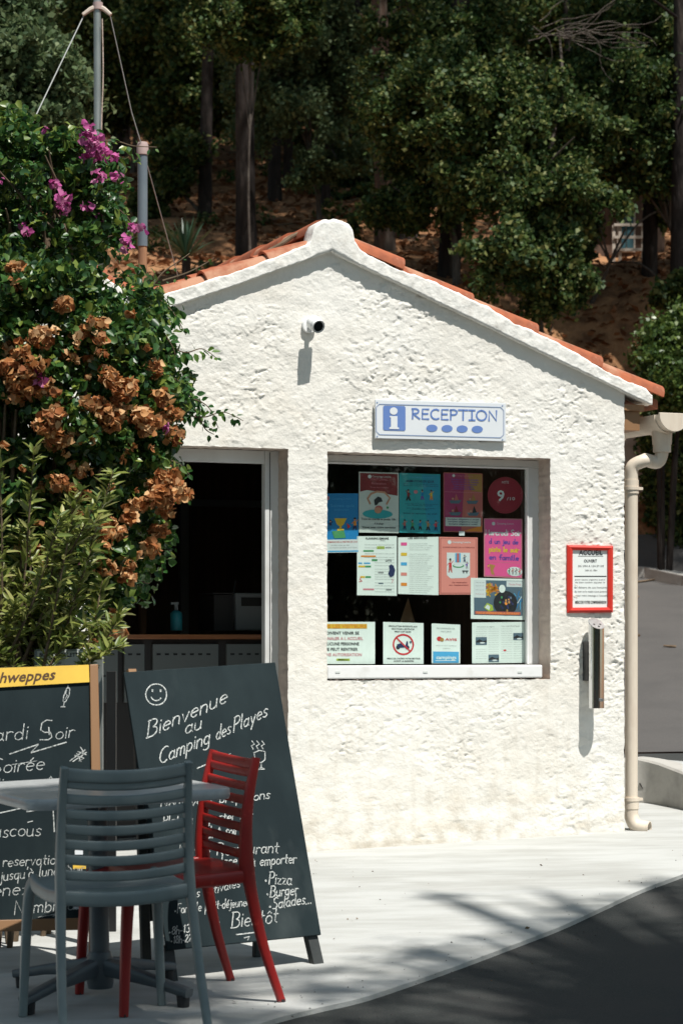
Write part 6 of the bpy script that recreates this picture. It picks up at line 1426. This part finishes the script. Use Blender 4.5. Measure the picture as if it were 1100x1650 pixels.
# hairline cracks in the pavement
q = random.Random(12)
for (x0, y0, x1, y1) in ():
    b = MB(); pts = []
    for k in range(15):
        p = gp(x0+(x1-x0)*k/14+q.uniform(-3,3), y0+(y1-y0)*k/14+q.uniform(-2.2,2.2)); p.z += AP+.0005; pts.append(p)
    b.tube(pts, [.0006+.0008*q.random() for _ in pts], 4); b.build('crack', M['crackm'], apron)
# ------------------------------------------------------------------ trees whose crowns shade the foreground (they stand beside and behind the viewpoint)
HO = Vector((SUNV.x/SUNV.z, SUNV.y/SUNV.z, 0))
def shade_tree(X, Y, spots_, label, seed, h=12.5):
    q = random.Random(seed); O = Vector((X, Y, gz(X, Y))); t = empty('shade_tree', Matrix.Translation(O), label, 'tree'); b = MB(); cl = []
    hub = Vector((0, 0, h-2.2)); b.tube(smoothpath([Vector((0,0,-.1)), Vector((.1,.05,h*.4)), hub], 6), list(np.linspace(.24,.14,13)), 12)
    for (gx, gy, r, per) in spots_:
        hh = h + q.uniform(-.8, .8); p = Vector((gx, gy, gz(gx, gy))) + HO*hh + Vector((0,0,hh)) - O
        cl.append((p, r, per)); b.tube(smoothpath([hub, hub.lerp(p, .5)+Vector((0,0,.3)), p], 4), [.06]*3+[.04]*3+[.025]*2+[.015], 6)
    b.build('trunk', M['bark_grey'], t, smooth=True)
    P = []; D = []
    for p, r, per in cl:
        n = int(per*(r/.4)**2); d = npr.normal(size=(n,3)); d /= np.linalg.norm(d, axis=1)[:, None]; rr = r*npr.uniform(0,1,n)**.45
        P.append(np.array(p)[None] + d*rr[:, None]*np.array([1,1,.7])); D.append(d)
    P = np.concatenate(P); D = np.concatenate(D); leaves('crown', P, D, .085*npr.uniform(.6,1.3,len(P)), M['leaf_oak'], t, .6, .12, kind='stuff', up=.4, far=True)
q = random.Random(8)
# ground outline of the shade
SE = [(-3.0,8.12),(-1.2,8.16),(-.66,8.2),(-.47,8.02),(-.37,7.88),(-.05,8.2),(.25,8.75),(.6,9.15),(1.0,9.75),(1.35,10.4),(1.9,11.3),(3.5,13.0),(3.5,3.5),(-3.0,3.5)]
sp = []
lit = lambda x, y: ((x-.98)**2+((y-9.42)*1.2)**2 < .46**2) or ((x-1.33)**2+(y-10.15)**2 < .2**2)
for (x, y) in sample(SE, 300, q):
    dmin = min((Vector((x, y))-Vector(a).lerp(Vector(c), k/8)).length for a, c in zip(SE[:11], SE[1:12]) for k in range(9))
    r = min(.42, max(.10, dmin*.95))
    if lit(x, y): continue
    sp.append((x, y, r, 190))
for k in range(44): # soft broken rim
    a = q.randint(1, 9); p = Vector(SE[a]).lerp(Vector(SE[a+1]), q.random()); sp.append((p.x+q.uniform(-.12,.05), p.y+q.uniform(-.12,.05), q.uniform(.08,.16), 110))
for k in range(13): # loose twigs that dapple the pavement beyond the rim
    gq = gp(q.uniform(690, 930), q.uniform(1438, 1475)) if k < 8 else gp(q.uniform(560, 840), q.uniform(1512, 1540)); sp.append((gq.x, gq.y, q.uniform(.12,.22), 45))
shade_tree(4.6, 2.4, [s for s in sp if s[0] > .1], 'tall tree beside the viewpoint whose crown shades the asphalt', 1)
shade_tree(-4.2, 1.6, [s for s in sp if s[0] <= .1], 'tall tree beside the terrace whose crown shades table and chair', 2)
